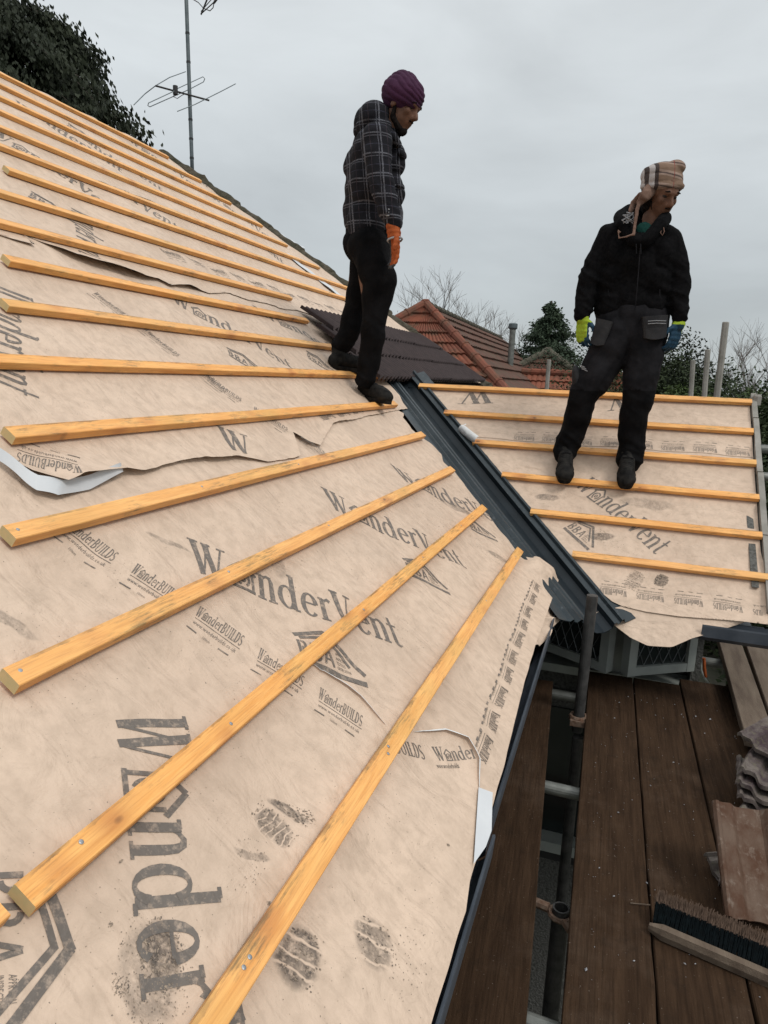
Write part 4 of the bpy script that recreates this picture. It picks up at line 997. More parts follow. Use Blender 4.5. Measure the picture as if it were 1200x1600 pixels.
m = MB(); m.tube([a0 + V((.012, 0, .05)), a0 + V((.02, 0, .0)), a0 + V((.032, 0, -.05))], .009, 6)
tag(m.build('strap_end', [M['orange']]), 'orange strap end hanging by the white cable', 'strap')
for i, (u, v_) in enumerate(((1195, 702), (1195, 745))):
    q = aty(u, v_, 4.4); pole('scaffold_tube', ((q.x - .10 + .03 * i, 4.4, q.z), (2.6, 4.6, q.z)), .024, 'galv', ('upper' if i == 0 else 'lower') + ' grey guard tube poking out past the verge board', 'tube', GP)
# things below the gap
m = MB(); q = atz(835, 1520, -2.6)
m.box(-.5, .1, 2.35, 2.75, -3.1, -2.95)
tag(m.build('red_crate', [M['brick']]), 'dull red crate on the ground glimpsed through the gap', 'crate')
# ------------------------------------------------------------------ tile stack, leaning tile and broom
def tile_mesh(m, Mx, L=.36, Wd=.30, th=.014, nx=44, ny=9, rough=.0028, seed=0, chip=0.0):
    def h(x):
        u = x / Wd; q = (u * 2 + .1) % 1.0
        return .026 * (sm(q / .16) if q < .16 else 1 if q < .42 else 1 - sm((q - .42) / .16) if q < .58 else 0) + (.010 if u < .05 else 0)
    def f(u, t_, z):
        x, y = u * Wd, t_ * L
        if t_ < .01: y += chip * (.5 + noise.noise(V((u * 5, seed, 0))))
        if u < .01: x += chip * .4 * noise.noise(V((t_ * 7, seed, 2)))
        return Mx @ V((x, y, h(x) + z + rough * noise.noise(V((u * 14, t_ * 14, seed)))))
    m.grid(lambda u, t_: f(u, t_, th), nx, ny); m.grid(lambda u, t_: f(u, 1 - t_, 0), nx, ny)
    for e in (0, 1):
        m.grid(lambda u, t_: f(u if e == 0 else 1 - u, e, t_ * th), nx, 1); m.grid(lambda u, t_: f(e, 1 - u if e == 0 else u, t_ * th), ny, 1)
c0 = atz(1152, 1352, DZ)
z = DZ + .006
rn = random.Random(12)
names = ['bottom', 'second from the bottom', 'middle', 'second from the top', 'topmost straight one']
for i in range(5):
    m = MB(); a = R_(-11 + rn.uniform(-9, 9)); px_, py_ = .487 + rn.uniform(-.020, .020) - .004 * i, 2.34 + rn.uniform(-.008, .008) + .036 * i
    Mx = Matrix.Translation((px_, py_, z)) @ Matrix.Rotation(a, 4, 'Z') @ Matrix.Rotation(R_(rn.uniform(-2.5, 2.5)), 4, 'Y') @ Matrix.Rotation(R_(-5), 4, 'X')
    tile_mesh(m, Mx, seed=i, chip=.03); z += .033
    tag(m.build('roof_tile', [M['oldtile']], recalc=True), 'lichened roof tile, %s in the ragged stack on the deck' % names[i], 'tile', 'old tiles stacked on the deck')
m = MB(); Mx = Matrix.Translation((.50, 2.66, z + .012)) @ Matrix.Rotation(R_(-38), 4, 'Z') @ Matrix.Rotation(R_(5), 4, 'X'); tile_mesh(m, Mx, seed=21, chip=.012)
tag(m.build('roof_tile', [M['oldtile']], recalc=True), 'purple-brown roof tile lying skewed on top of the ragged stack', 'tile', 'old tiles stacked on the deck')
m = MB(); Mx = Matrix.Translation((.392, 1.92, DZ + .012)) @ Matrix.Rotation(R_(8), 4, 'Z') @ Matrix.Rotation(R_(40), 4, 'X'); tile_mesh(m, Mx, L=.31, Wd=.30, seed=31, th=.013, chip=.01)
tag(m.build('roof_tile', [M['stain']], recalc=True), 'big brown-stained tile propped on end in front of the stack', 'tile')
m = MB(); Mx = Matrix.Translation((.352, 2.15, DZ + .006)) @ Matrix.Rotation(R_(-62), 4, 'Z'); tile_mesh(m, Mx, L=.20, Wd=.20, seed=33, th=.012, chip=.03)
tag(m.build('roof_tile', [M['oldtile']], recalc=True), 'broken tile corner lying flat between the broom and the stack', 'tile')
br = empty('broom', (.35, 1.8, DZ), 'broom head lying on its side with brown-tipped black bristles at the lower right', 'broom')
p0, p1 = atz(1014, 1447, DZ + .02), atz(1205, 1530, DZ + .02)
d = (p1 - p0); p1 = p0 + d.normalized() * .40; d = (p1 - p0).normalized(); sd = V((-d.y, d.x, 0))
m = MB(); n = 24
for i in range(n + 1):
    c = p0 + d * (.40 * i / n); r = .5 + .5 * min(1, i / 2, (n - i) / 2)
    for y, z_ in ((-.012, -.018), (.012, -.018), (.014, .0), (.012, .014), (-.012, .016), (-.016, .0)): m.v.append(tuple(c + sd * y * r + V((0, 0, z_ * r))))
for i in range(n):
    for j in range(6): a, b = i * 6 + j, i * 6 + (j + 1) % 6; m.f.append((a, b, b + 6, a + 6)); m.m.append(0)
m.f.append(tuple(range(6))); m.f.append(tuple(n * 6 + j for j in range(6))[::-1]); m.m += [0, 0]
m.build('broom_stock', [M['oldwood']], br, recalc=True)
rn = random.Random(6); m = MB(); m2 = MB()
for i in range(36):
    for j in range(3):
        base = p0 + d * (.010 + .0108 * i + rn.uniform(-.001, .001)) + sd * .012 + V((0, 0, -.010 + .011 * j))
        for q in range(24):
            dr = (sd * 1.0 + V((0, 0, .95)) + d * rn.uniform(-.16, .16) + V((0, 0, rn.uniform(-.25, .25)))).normalized()
            off = d * rn.uniform(-.004, .004) + V((0, 0, rn.uniform(-.004, .004)))
            a = base + off; b = a + dr * .048; c = b + (dr + V((rn.uniform(-.25, .25), rn.uniform(-.25, .25), rn.uniform(-.3, .2)))) * .030
            s_ = d * .0010; m.add([a - s_, a + s_, b + s_, b - s_], [(0, 1, 2, 3)]); m2.add([b - s_ * 1.3, b + s_ * 1.3, c + s_ * .6, c - s_ * .6], [(0, 1, 2, 3)])
M['brist'] = mottled('black_teal_bristle', (.002, .003, .0035), (.004, .0075, .009), 80, .9, bump=0, spec=.1); M['tips'] = mottled('muddy_bristle_tip', (.055, .033, .021), (.11, .07, .048), 80, .9, bump=0)
m.build('bristles', [M['brist']], br); m2.build('bristle_tips', [M['tips']], br)
m = MB(); a = atz(985, 1411, DZ + .006); b = atz(1016, 1414, DZ + .008); m.tube([a, b], .0016, 5)
tag(m.build('splinter', [M['oldwood']]), 'thin pale splinter lying by the end of the broom', 'splinter')

# ------------------------------------------------------------------ people: one grown surface per body and garment
def capsule(m, p0, r0, p1, r1, flat=None, n=14):
    """tapered limb with round ends; flat = (axis, factor) squashes its section along that axis"""
    p0, p1 = V(p0), V(p1); d = (p1 - p0); L = d.length; d = d.normalized() if L > 1e-6 else V((0, 0, 1))
    up = d.orthogonal().normalized(); w_ = d.cross(up); rows = []
    for i in range(5): a = -90 + i * 22.5; rows.append((p0 + d * r0 * math.sin(R_(a)), r0 * max(.02, math.cos(R_(a)))))
    for i in range(5): a = i * 22.5; rows.append((p1 + d * r1 * math.sin(R_(a)), r1 * max(.02, math.cos(R_(a)))))
    vs = []
    for c, r in rows:
        for k in range(n):
            o = (up * math.cos(6.28319 * k / n) + w_ * math.sin(6.28319 * k / n)) * r
            if flat: ax = V(flat[0]).normalized(); o = o - ax * (o.dot(ax) * (1 - flat[1]))
            vs.append(c + o)
    fs = [(i * n + k, i * n + (k + 1) % n, (i + 1) * n + (k + 1) % n, (i + 1) * n + k) for i in range(len(rows) - 1) for k in range(n)]
    fs += [tuple(range(n))[::-1], tuple((len(rows) - 1) * n + k for k in range(n))]
    m.add(vs, fs)
def ell(m, c, X, Y, Z, n=16):
    """ellipsoid with half-axis vectors"""
    c, X, Y, Z = V(c), V(X), V(Y), V(Z); vs = []; rows = 10
    for i in range(rows + 1):
        a = R_(-90 + 180 * i / rows); r = max(.02, math.cos(a))
        for k in range(n): vs.append(c + X * math.cos(6.28319 * k / n) * r + Y * math.sin(6.28319 * k / n) * r + Z * math.sin(a))
    fs = [(i * n + k, i * n + (k + 1) % n, (i + 1) * n + (k + 1) % n, (i + 1) * n + k) for i in range(rows) for k in range(n)]
    fs += [tuple(range(n))[::-1], tuple(rows * n + k for k in range(n))]; m.add(vs, fs)
def chain(m, pts, rs, **k):
    for i in range(len(pts) - 1): capsule(m, pts[i], rs[i], pts[i + 1], rs[i + 1], **k)
def grow(name, m, mats, parent, vox=.008, it=6, disp=None, paint=None):
    me = bpy.data.meshes.new(name); me.from_pydata(m.v, [], m.f)
    bm = bmesh.new(); bm.from_mesh(me); bmesh.ops.recalc_face_normals(bm, faces=bm.faces); bm.to_mesh(me); bm.free()
    o = bpy.data.objects.new('tmp', me); COL.objects.link(o)
    r = o.modifiers.new('r', 'REMESH'); r.mode = 'VOXEL'; r.voxel_size = vox
    s_ = o.modifiers.new('s', 'SMOOTH'); s_.iterations = it; s_.factor = .5
    dg = bpy.context.evaluated_depsgraph_get(); dg.update()
    me2 = bpy.data.meshes.new_from_object(o.evaluated_get(dg)); bpy.data.objects.remove(o)
    me2.name = name
    if disp:
        ns = [v.normal.copy() for v in me2.vertices]
        for v, n_ in zip(me2.vertices, ns): v.co += n_ * disp(v.co, n_)
    ob = link(name, me2, mats, parent, smooth=True)
    if paint:
        for p in me2.polygons: p.material_index = paint(p.center)
    return ob
def folds(amp=.006, zsc=14, seed=0, joints=()):
    def f(c, n_):
        d = amp * .8 * noise.noise(V((c.x * 9 + seed, c.y * 9, c.z * 7)))
        d += amp * noise.noise(V((c.x * 6 + c.z * 9, c.y * 6 + seed, c.z * zsc - c.x * 8)))
        for j, r, a in joints:
            k = math.exp(-((c - j).length / r) ** 2); q = V((c.x * 7 + seed, c.y * 7, c.z * 21 + c.x * 11))
            d += a * k * 1.1 * (.35 - abs(noise.noise(q)) * 2.2 + .5 * noise.noise(q * .5))
        return d
    return f
def hand(m, wrist, dirn, side, palmn, sc=1.0, curl_=35, thumb=1):
    """palm and five separate bent fingers; side points from little finger to thumb, palmn out of the palm"""
    d, s_, p_ = V(dirn).normalized(), V(side).normalized(), V(palmn).normalized()
    s_ = (s_ - d * s_.dot(d)).normalized(); p_ = (p_ - d * p_.dot(d) - s_ * p_.dot(s_)).normalized(); w0 = V(wrist)
    for k in (-1.5, -.5, .5, 1.5): capsule(m, w0 + s_ * .012 * k * sc, .017 * sc, w0 + d * .085 * sc + s_ * .019 * k * sc, .013 * sc)
    for k, L in zip((1.5, .5, -.5, -1.5), (.068, .076, .070, .054)):
        b = w0 + d * .088 * sc + s_ * .0205 * k * sc; cur = 8.0; q = b; r = .0105 * sc; sp = s_ * .06 * k
        for f_, add in zip((.45, .32, .25), (0, curl_, curl_ * .8)):
            cur += add; dd = (d * math.cos(R_(cur)) + p_ * math.sin(R_(cur)) + sp).normalized(); q2 = q + dd * L * f_ * sc
            capsule(m, q, r, q2, r * .92, n=10); q = q2; r *= .92
    q = w0 + d * .025 * sc + s_ * .028 * sc * thumb
    dd = (d * .75 + s_ * .65 * thumb + p_ * .35).normalized(); q2 = q + dd * .042 * sc; capsule(m, q, .0145 * sc, q2, .0120 * sc, n=10)
    dd = (d * .95 + s_ * .15 * thumb + p_ * .40).normalized(); q3 = q2 + dd * .033 * sc; capsule(m, q2, .0120 * sc, q3, .0100 * sc, n=10)
def boot(parent, heel, toe, up, L=.285, wd=.050, anc=None, wk=1.0):
    """heel and toe give the sole line on what carries it; anc the ankle"""
    heel, toe = V(heel), V(toe); d = (toe - heel).normalized(); up = V(up).normalized(); up = (up - d * up.dot(d)).normalized(); sd = d.cross(up) * wk
    P_ = lambda x, z, y=0: heel + d * x * L + up * z + sd * y
    m = MB()
    chain(m, [P_(.14, .055), P_(.45, .056), P_(.74, .046), P_(.88, .040)], [.042, .041, .044, .036])
    ell(m, P_(.85, .036), d * .052, sd * .044, up * .034); ell(m, P_(.10, .045), d * .038, sd * .037, up * .045)
    a = V(anc) if anc else P_(.2, .16)
    chain(m, [P_(.20, .07), P_(.20, .07).lerp(a, .6), a], [.044, .043, .046])
    def dz(c, n_):
        x = (c - heel).dot(d) / L; z = (c - heel).dot(up)
        e = .002 * noise.noise(c * 30)
        if .35 < x < .72 and z > .07: e += .003 * math.sin(x * L * 420)
        if x > .74 and z > .02 and x < .78: e -= .002
        return e
    b = grow('boot', m, [M['boot']], parent, .006, 4, dz)
    s2 = MB(); out = []
    n = 28
    for i in range(n):
        t_ = i / n * 6.28319; x = .5 - .5 * math.cos(t_); ww = (.042 if x > .55 else lerp(.034, .042, x / .55)) * (1 - .18 * math.exp(-((x - .42) / .13) ** 2))
        ee = math.sin(t_); yy = ww * math.copysign(abs(ee) ** .55, ee); out.append((x * 1.03 - .012, yy))
    for z_, k in ((0, .97), (.004, 1.0), (.020, 1.03), (.024, 1.0)):
        for (x, y) in out: s2.v.append(tuple(P_(x, z_, y * k)))
    for j in range(3):
        for i in range(n): a_, b_ = j * n + i, j * n + (i + 1) % n; s2.f.append((a_, b_, b_ + n, a_ + n)); s2.m.append(0)
    s2.f.append(tuple(range(n))[::-1]); s2.f.append(tuple(3 * n + i for i in range(n))); s2.m += [0, 0]
    so_ = s2.build('sole', [M['sole']], None, recalc=True); so_.parent = b
    so_.matrix_parent_inverse = Matrix.Translation(-parent.location)
    so_.matrix_parent_inverse = (Matrix.Translation(-parent.location) ).copy()
    b_world = b.matrix_parent_inverse
    so_.matrix_parent_inverse = Matrix()
    # laces
    l = MB()
    for i in range(5):
        x = .46 + .055 * i; c = P_(x, .100 - .011 * i); l.tube([c + sd * .024 - up * .006, c + up * .004, c - sd * .024 - up * .006], .0022, 5)
    lo = l.build('laces', [M['greycloth']], None); lo.parent = b
    return b
def face(m, c, fwd, up, s=1.0):
    """head mass, brow, nose, lips, chin, ears; c is the head centre, fwd where the face looks"""
    f = V(fwd).normalized(); u = V(up).normalized(); u = (u - f * u.dot(f)).normalized(); r = f.cross(u)
    Q = lambda a, b, c_=0: c + f * a * s + u * b * s + r * c_ * s
    ell(m, Q(-.010, .035), f * .095 * s, r * .076 * s, u * .090 * s)
    ell(m, Q(.025, -.035), f * .066 * s, r * .058 * s, u * .080 * s)
    ell(m, Q(.058, -.090), f * .026 * s, r * .028 * s, u * .022 * s)          # chin
    capsule(m, Q(.078, .030, -.03), .013 * s, Q(.078, .030, .03), .013 * s)       # brow
    capsule(m, Q(.083, .018), .008 * s, Q(.108, -.022), .0125 * s)               # nose ridge to tip
    ell(m, Q(.094, -.028), f * .014 * s, r * .019 * s, u * .010 * s)
    capsule(m, Q(.080, -.052, -.016), .0085 * s, Q(.080, -.052, .016), .0085 * s); capsule(m, Q(.077, -.064, -.014), .0088 * s, Q(.077, -.064, .014), .0088 * s)
    for k in (-1, 1):
        ell(m, Q(.055, -.012, .038 * k), f * .026 * s, r * .020 * s, u * .024 * s)   # cheek
        ell(m, Q(-.005, -.005, .076 * k), f * .018 * s, r * .008 * s, u * .030 * s)  # ear
    return Q, f, u, r
def eyes(parent, Q, f, u, r, s=1.0):
    for k in (-1, 1):
        m = MB(); ell(m, Q(.066, .010, .030 * k), f * .0125 * s, r * .0135 * s, u * .0085 * s, 12)
        m.build('eye', [M['eye']], parent, smooth=True)
        m = MB(); m.tube([Q(.083, .034, .016 * k), Q(.088, .040, .030 * k), Q(.080, .034, .048 * k)], [.003 * s, .0042 * s, .0025 * s], 6)
        m.build('eyebrow', [M['beard']], parent, smooth=True)
M['eye'] = cloth('dark_eye', (.012, .008, .006), (.03, .022, .02), 30, .25, 0)
# ---------- worker in the plum turban, stepping down across the left slope
Y1 = 3.68
J = lambda u, v, dy=0.0, y0=Y1: aty(u, v, y0 + dy)
base = V((-1.36, 3.68, -.05))
p = empty('person', base, 'person in a plum turban and black plaid hooded jacket standing sideways on the left slope', 'person')
sR, sL = J(590, 216, -.16), J(586, 214, .19); eR, wR = J(597, 290, -.22), J(614, 350, -.21)
eL, wL = J(604, 285, .22), J(618, 340, .20)
hR, hL = J(575, 385, -.08), J(572, 383, .11)
kR, aR = J(586, 500, -.09), J(571, 590, -.06); kL, aL = J(553, 488, .08), J(530, 545, .05)
pel, wai, che, nek = J(574, 368, .01), J(577, 325, .01), J(583, 250, .01), J(603, 205, .01)
hd = J(628, 168, .01); fwd1 = V((.86, -.18, -.42)); up1 = V((.42, .0, .9))
fR0, fR1 = FL.p(3.75, 4 * GA - .075, .03), None
# body: one continuous surface from crown to feet
m = MB(); Q, f_, u_, r_ = face(m, hd, fwd1, up1, .98)
capsule(m, nek + V((-.01, 0, -.03)), .056, hd + V((-.02, 0, -.04)), .058)
chain(m, [pel, wai, che, nek], [.10, .10, .11, .06]); capsule(m, sR, .048, sL, .048)
for a, b, c in ((sR, eR, wR), (sL, eL, wL)): chain(m, [a, b, c], [.046, .036, .027])
for a, b, c in ((hR, kR, aR), (hL, kL, aL)): chain(m, [a, b, c], [.075, .05, .036])
grow('body', m, [M['skin']], p, .007, 3)
eyes(p, Q, f_, u_, r_)
m = MB()                                                                      # beard along jaw and chin
for k in (-1, 1): chain(m, [Q(.0, -.015, .066 * k), Q(.012, -.065, .055 * k), Q(.052, -.095, .026 * k)], [.008, .015, .018])
ell(m, Q(.060, -.098), f_ * .027, r_ * .028, u_ * .026); capsule(m, Q(.089, -.044, -.016), .005, Q(.089, -.044, .016), .005)
grow('beard', m, [M['beard']], p, .004, 2, lambda c, n_: .0025 * noise.noise(c * 70))
m = MB()                                                                      # turban: wound cloth
tcn = J(630, 148, .01); tu = V((.28, 0, .96)).normalized(); tf = V((.96, -.1, -.28)).normalized(); tr = tf.cross(tu)
ell(m, tcn, tf * .113, tr * .104, tu * .094); ell(m, tcn + tu * .022 - tf * .012, tf * .088, tr * .085, tu * .083)
ell(m, tcn - tu * .035 + tf * .004, tf * .106, tr * .096, tu * .045)
def wind(c, n_):
    q = c - tcn; z = q.dot(tu); a = math.atan2(q.dot(tr), q.dot(tf))
    s_ = z + .030 * math.cos(a + .3) * sm((z + .05) / .08) + .022 * noise.noise(q * 9) + .03 * noise.noise(q * 4)
    return .0060 * (abs(math.sin(s_ * 118)) ** .5 - .6) + .004 * noise.noise(q * 16)
grow('turban', m, [M['turban']], p, .0045, 2, wind)
m = MB()                                                                      # jacket with sleeves
chain(m, [J(575, 340, .01), J(577, 318, .01), J(579, 285, .01), J(583, 250, .01), J(590, 222, .01)], [.132, .132, .133, .132, .092])
for c_, r1_ in ((J(572, 345, -.06), .10), (J(572, 345, .08), .10), (J(577, 285, -.07), .112), (J(577, 285, .09), .112), (J(580, 240, -.06), .105), (J(580, 240, .08), .105), (J(612, 250, .02), .075), (J(611, 300, .02), .075), (J(608, 335, .02), .068), (J(560, 330, .0), .085), (J(561, 260, 0), .08)): ell(m, c_, (r1_, 0, 0), (0, r1_, 0), (0, 0, r1_ * 1.25))
capsule(m, sR, .074, sL, .074)
chain(m, [sR, sR.lerp(eR, .5) + V((-.01, 0, 0)), eR, eR.lerp(wR, .6), wR + V((0, 0, .012))], [.073, .068, .061, .055, .047])
chain(m, [sL, eL, wL], [.072, .06, .046])
capsule(m, nek + V((.0, 0, -.02)), .075, J(607, 203, .01), .068)
jk = grow('jacket', m, [M['plaid']], p, .007, 5, folds(.009, 16, 3, [(eR, .10, .006), (wR, .09, .006), (J(575, 330), .13, .004)]))
m = MB()                                                                      # hood lying on the back of the neck
for q_, r0_ in ((J(584, 183, -.06), .078), (J(584, 181, .06), .078), (J(575, 190, .0), .074), (J(570, 205, 0), .058), (J(572, 200, -.06), .055), (J(598, 178, .0), .05), (J(600, 196, -.065), .038), (J(600, 194, .08), .038), (J(590, 172, .0), .045)): ell(m, q_, (r0_, 0, 0), (0, r0_, 0), (0, 0, r0_ * .95))
chain(m, [J(573, 180, -.09), J(593, 195, -.10), J(613, 212, -.075), J(622, 226, -.03)], [.034, .030, .026, .020]); chain(m, [J(573, 178, .09), J(593, 192, .12), J(613, 212, .09), J(622, 226, .03)], [.034, .030, .026, .020])
grow('hood', m, [M['plaid']], p, .007, 4, folds(.008, 18, 5))
for uu, vv, q1, q2 in ((629, 242, .05, .022), (626, 292, .05, .020)):               # chest flap and hand pocket at the front edge
    m = MB(); ell(m, J(uu, vv, .0), (.018, 0, 0), (0, q1, 0), (0, 0, q2)); grow('pocket_flap', m, [M['plaid']], p, .006, 2)
m = MB()
for i in range(3):
    c = wR + V((-.004, 0, .03 + .014 * i)); m.tube([c + V((-.047, -.012, .006)), c + V((-.03, -.042, .002)), c + V((.0, -.053, -.002))], .0032, 6)
m.build('cuff_stripe', [M['silver']], p)
m = MB()                                                                      # trousers
chain(m, [J(574, 345, .01), J(574, 378, .01)], [.110, .118]); ell(m, J(560, 382, .0), (.075, 0, 0), (0, .12, 0), (0, 0, .095))
chain(m, [hR, J(592, 440, -.085), kR, J(580, 545, -.075), aR + V((0, 0, .0))], [.108, .094, .068, .061, .058])
chain(m, [hL, J(570, 440, .09), kL, J(546, 520, .06), aL + V((.0, 0, .02))], [.098, .084, .065, .058, .055])
grow('trousers', m, [M['blackcloth']], p, .007, 5, folds(.011, 7, 8, [(kR, .11, .004), (aR, .10, .007), (aL, .10, .007), (hR, .10, .004)]))
m = MB(); m.box(-.018, .018, -.004, .0, -.008, .008, Matrix.Translation(J(577, 372, -.135)) @ Matrix.Rotation(-.1, 4, 'Z')); m.build('pocket_label', [M['tanstrap']], p)
m = MB(); hand(m, J(616, 362, -.215), (.10, -.02, -1), (.62, -.75, 0), (-.78, -.6, 0), 1.08, 15, 1)
capsule(m, J(614, 350, -.21), .036, J(616, 368, -.213), .034)
gl = grow('glove', m, [M['orange'], M['greypalm']], p, .0042, 2, lambda c, n_: .0012 * math.sin(c.z * 260), lambda c: 1 if ((c - J(614, 385, -.215)).dot(V((-.95, -.05, 0))) > .008 and c.z < J(616, 376, -.2).z) or c.z < J(620, 416, -.2).z else 0)
m = MB(); c = J(617, 375, -.215)
m.tube([c + V((.62, -.75, 0)) * .049 * math.cos(a * .5236) + V((.75, .62, 0)) * .034 * math.sin(a * .5236) + V((0, 0, .006 * math.cos(a * .5236))) for a in range(13)], .0050, 6, caps=False); m.build('glove_cuff_band', [M['silver']], p)
m = MB(); hand(m, wL + V((0, 0, -.02)), (.10, 0, -1), (.3, -.9, 0), (-.95, .2, 0), .98, 30, 1); grow('glove', m, [M['orange']], p, .0048, 2)
# front boot across the fifth batten, rear boot on the next one up
ft = J(583, 621, -.05); b4 = V((-1.325, 3.64, FT.p(0, 4 * GA - .01).z + .002))
boot(p, b4 + V((-.075, .075, .006)), b4 + V((.15, -.07, -.006)), (.1, 0, 1), .262, anc=aR)
b5 = V((-1.535, 3.70, FT.p(0, 5 * GA - .01).z + .002))
boot(p, b5 + V((-.035, -.02, .012)), b5 + V((.12, .16, -.01)), (.1, 0, 1), .255, anc=aL)
# ---------- worker in the check hat, facing the camera on the right slope
Y2 = 4.10
J2 = lambda u, v, dy=0.0: aty(u, v, Y2 + dy)
p = empty('person', V((-.13, 4.05, -.48)), 'person in a tan check hat and black fleece standing on the right slope', 'person')
sR, sL = J2(951, 369, .0), J2(1049, 377, .0); eR, wR = J2(922, 432, -.03), J2(911, 490, -.07); eL, wL = J2(1060, 435, .0), J2(1061, 500, -.04)
hR, hL = J2(963, 520, .0), J2(1010, 522, .0); kR, aR = J2(912, 618, -.05), J2(884, 700, .0); kL, aL = J2(996, 618, -.04), J2(984, 708, .0)
pel, wai, che, nek = J2(988, 505, .02), J2(990, 450, .02), J2(1000, 390, .01), J2(1012, 350, .0)
hd = J2(1034, 305, -.03); fwd2 = V((.55, -.72, -.46)); up2 = V((.20, -.28, .94))
m = MB(); Q, f_, u_, r_ = face(m, hd, fwd2, up2, .95)
capsule(m, nek + V((.01, .0, -.04)), .056, hd + V((-.02, .03, -.05)), .052)
chain(m, [pel, wai, che + V((0, .05, -.03)), nek + V((0, .01, -.02))], [.10, .10, .09, .055]); capsule(m, sR, .045, sL, .045)
for a, b, c in ((sR, eR, wR), (sL, eL, wL)): chain(m, [a, b, c], [.048, .038, .028])
for a, b, c in ((hR, kR, aR), (hL, kL, aL)): chain(m, [a, b, c], [.08, .05, .038])
grow('body', m, [M['skin']], p, .007, 3)
eyes(p, Q, f_, u_, r_)
m = MB(); capsule(m, Q(.091, -.043, -.016), .0042, Q(.091, -.043, .016), .0042); ell(m, Q(.072, -.092), f_ * .012, r_ * .022, u_ * .014)
for k in (-1, 1): chain(m, [Q(.01, -.04, .056 * k), Q(.04, -.085, .036 * k)], [.008, .008])
grow('beard', m, [M['beard']], p, .003, 2)
hc = J2(1034, 284, -.02); tu = V((.04, -.18, .97)).normalized(); tf = V((.62, -.76, -.12)).normalized(); tr = tf.cross(tu)
m = MB(); ell(m, hc, tf * .107, tr * .100, tu * .078); ell(m, hc - tu * .024 + tf * .008, tf * .108, tr * .102, tu * .046); ell(m, hc + tu * .042, tf * .088, tr * .096, tu * .050); ell(m, hc + tu * .062 + V((.055, 0, 0)), tf * .05, tr * .05, tu * .036); ell(m, hc + tu * .040 + V((-.070, 0, -.01)), tf * .04, tr * .04, tu * .042)
hatm = grow('hat', m, [M['tartan']], p, .005, 3, lambda c, n_: .004 * noise.noise(c * 22) + .003 * (1 if -.032 < (c - hc).dot(tu) < -.014 else 0))
m = MB(); ell(m, J2(1013, 306, -.02), (.040, 0, 0), (0, .055, 0), (0, 0, .060)); ell(m, J2(1012, 322, .0), (.034, 0, 0), (0, .05, 0), (0, 0, .045)); grow('hair', m, [M['beard']], p, .005, 2, lambda c, n_: .003 * noise.noise(c * 60))
m = MB()                                                                      # ear flap and long tie hanging to the chest
chain(m, [J2(1016, 297, -.09), J2(1009, 305, -.11), J2(1000, 316, -.11)], [.034, .030, .018], flat=((.3, -.9, 0), .5))
chain(m, [J2(1003, 308, -.11), J2(996, 325, -.12), J2(993, 345, -.14), J2(990, 366, -.16)], [.013, .010, .009, .008], flat=((.3, -.9, 0), .5))
chain(m, [J2(1000, 304, -.09), J2(990, 318, -.06), J2(985, 330, -.09)], [.013, .018, .012], flat=((.5, -.8, 0), .5))
chain(m, [J2(990, 366, -.16), J2(978, 370, -.165), J2(967, 372, -.165), J2(966, 360, -.16), J2(970, 363, -.16)], [.006, .0045, .0035, .003, .003])
grow('hat_tie', m, [M['tanstrap']], p, .003, 2, lambda c, n_: .002 * noise.noise(c * 60))
m = MB(); rn = random.Random(2); c = J2(981, 340, -.13)
for i in range(7): m.tube([c + V((rn.uniform(-.03, .03), rn.uniform(-.01, .01), rn.uniform(-.03, .03))) for _ in range(5)], .0022, 5)
m.build('fringe', [M['silver']], p)
m = MB(); ell(m, J2(1006, 360, -.055), (.042, 0, 0), (0, .02, 0), (0, 0, .042)); grow('shirt', m, [M['green']], p, .006, 2)
m = MB()                                                                      # fleece
chain(m, [J2(988, 478, .03), J2(990, 450, .03), J2(996, 410, .02), J2(1002, 378, .02)], [.13, .132, .135, .10])
for u0, v0, rr in ((957, 475, .115), (1018, 480, .115), (960, 440, .12), (1024, 442, .12), (965, 400, .12), (1034, 402, .12), (970, 378, .09), (1036, 380, .088)): ell(m, J2(u0, v0, .02), (rr * .86, 0, 0), (0, rr * .95, 0), (0, 0, rr * 1.1))
capsule(m, sR, .062, J2(985, 356), .064); capsule(m, sL, .062, J2(1020, 358), .060); ell(m, J2(1003, 377, -.045), (.085, 0, 0), (0, .07, 0), (0, 0, .045))
chain(m, [sR, sR.lerp(eR, .5), eR, eR.lerp(wR, .5), wR], [.066, .063, .059, .054, .047]); chain(m, [sL, sL.lerp(eL, .5), eL, eL.lerp(wL, .5), wL], [.065, .062, .059, .054, .047])
fl_ = grow('fleece_jacket', m, [M['fleece']], p, .007, 5, folds(.012, 9, 13, [(eR, .12, .008), (wR, .12, .009), (eL, .12, .008), (wL, .12, .009), (J2(988, 478), .16, .004)]))
m = MB()                                                                      # raised collar and hood behind the neck
for i in range(9):
    a = R_(-70 + i * 40 if i < 9 else 0); 
chain(m, [J2(985, 366, -.10), J2(974, 350, -.06), J2(972, 340, .02), J2(985, 332, .09), J2(1015, 332, .10), J2(1038, 342, .04)], [.034, .042, .044, .040, .036, .032])
chain(m, [J2(1036, 345, .04), J2(1040, 342, -.04), J2(1032, 350, -.10), J2(1020, 364, -.115), J2(1008, 378, -.12)], [.030, .032, .034, .034, .034]); chain(m, [J2(985, 368, -.10), J2(992, 376, -.11), J2(1004, 380, -.115)], [.034, .034, .034])
grow('collar', m, [M['fleece']], p, .006, 3, folds(.006, 20, 15))
m = MB(); m.tube([J2(1000, 388, -.135), J2(998, 420, -.145), J2(995, 455, -.15), J2(992, 486, -.14)], .0030, 6)
for u0 in (994, 1001): m.tube([J2(u0, 381, -.15), J2(u0 + .5, 397, -.155)], .0026, 6)
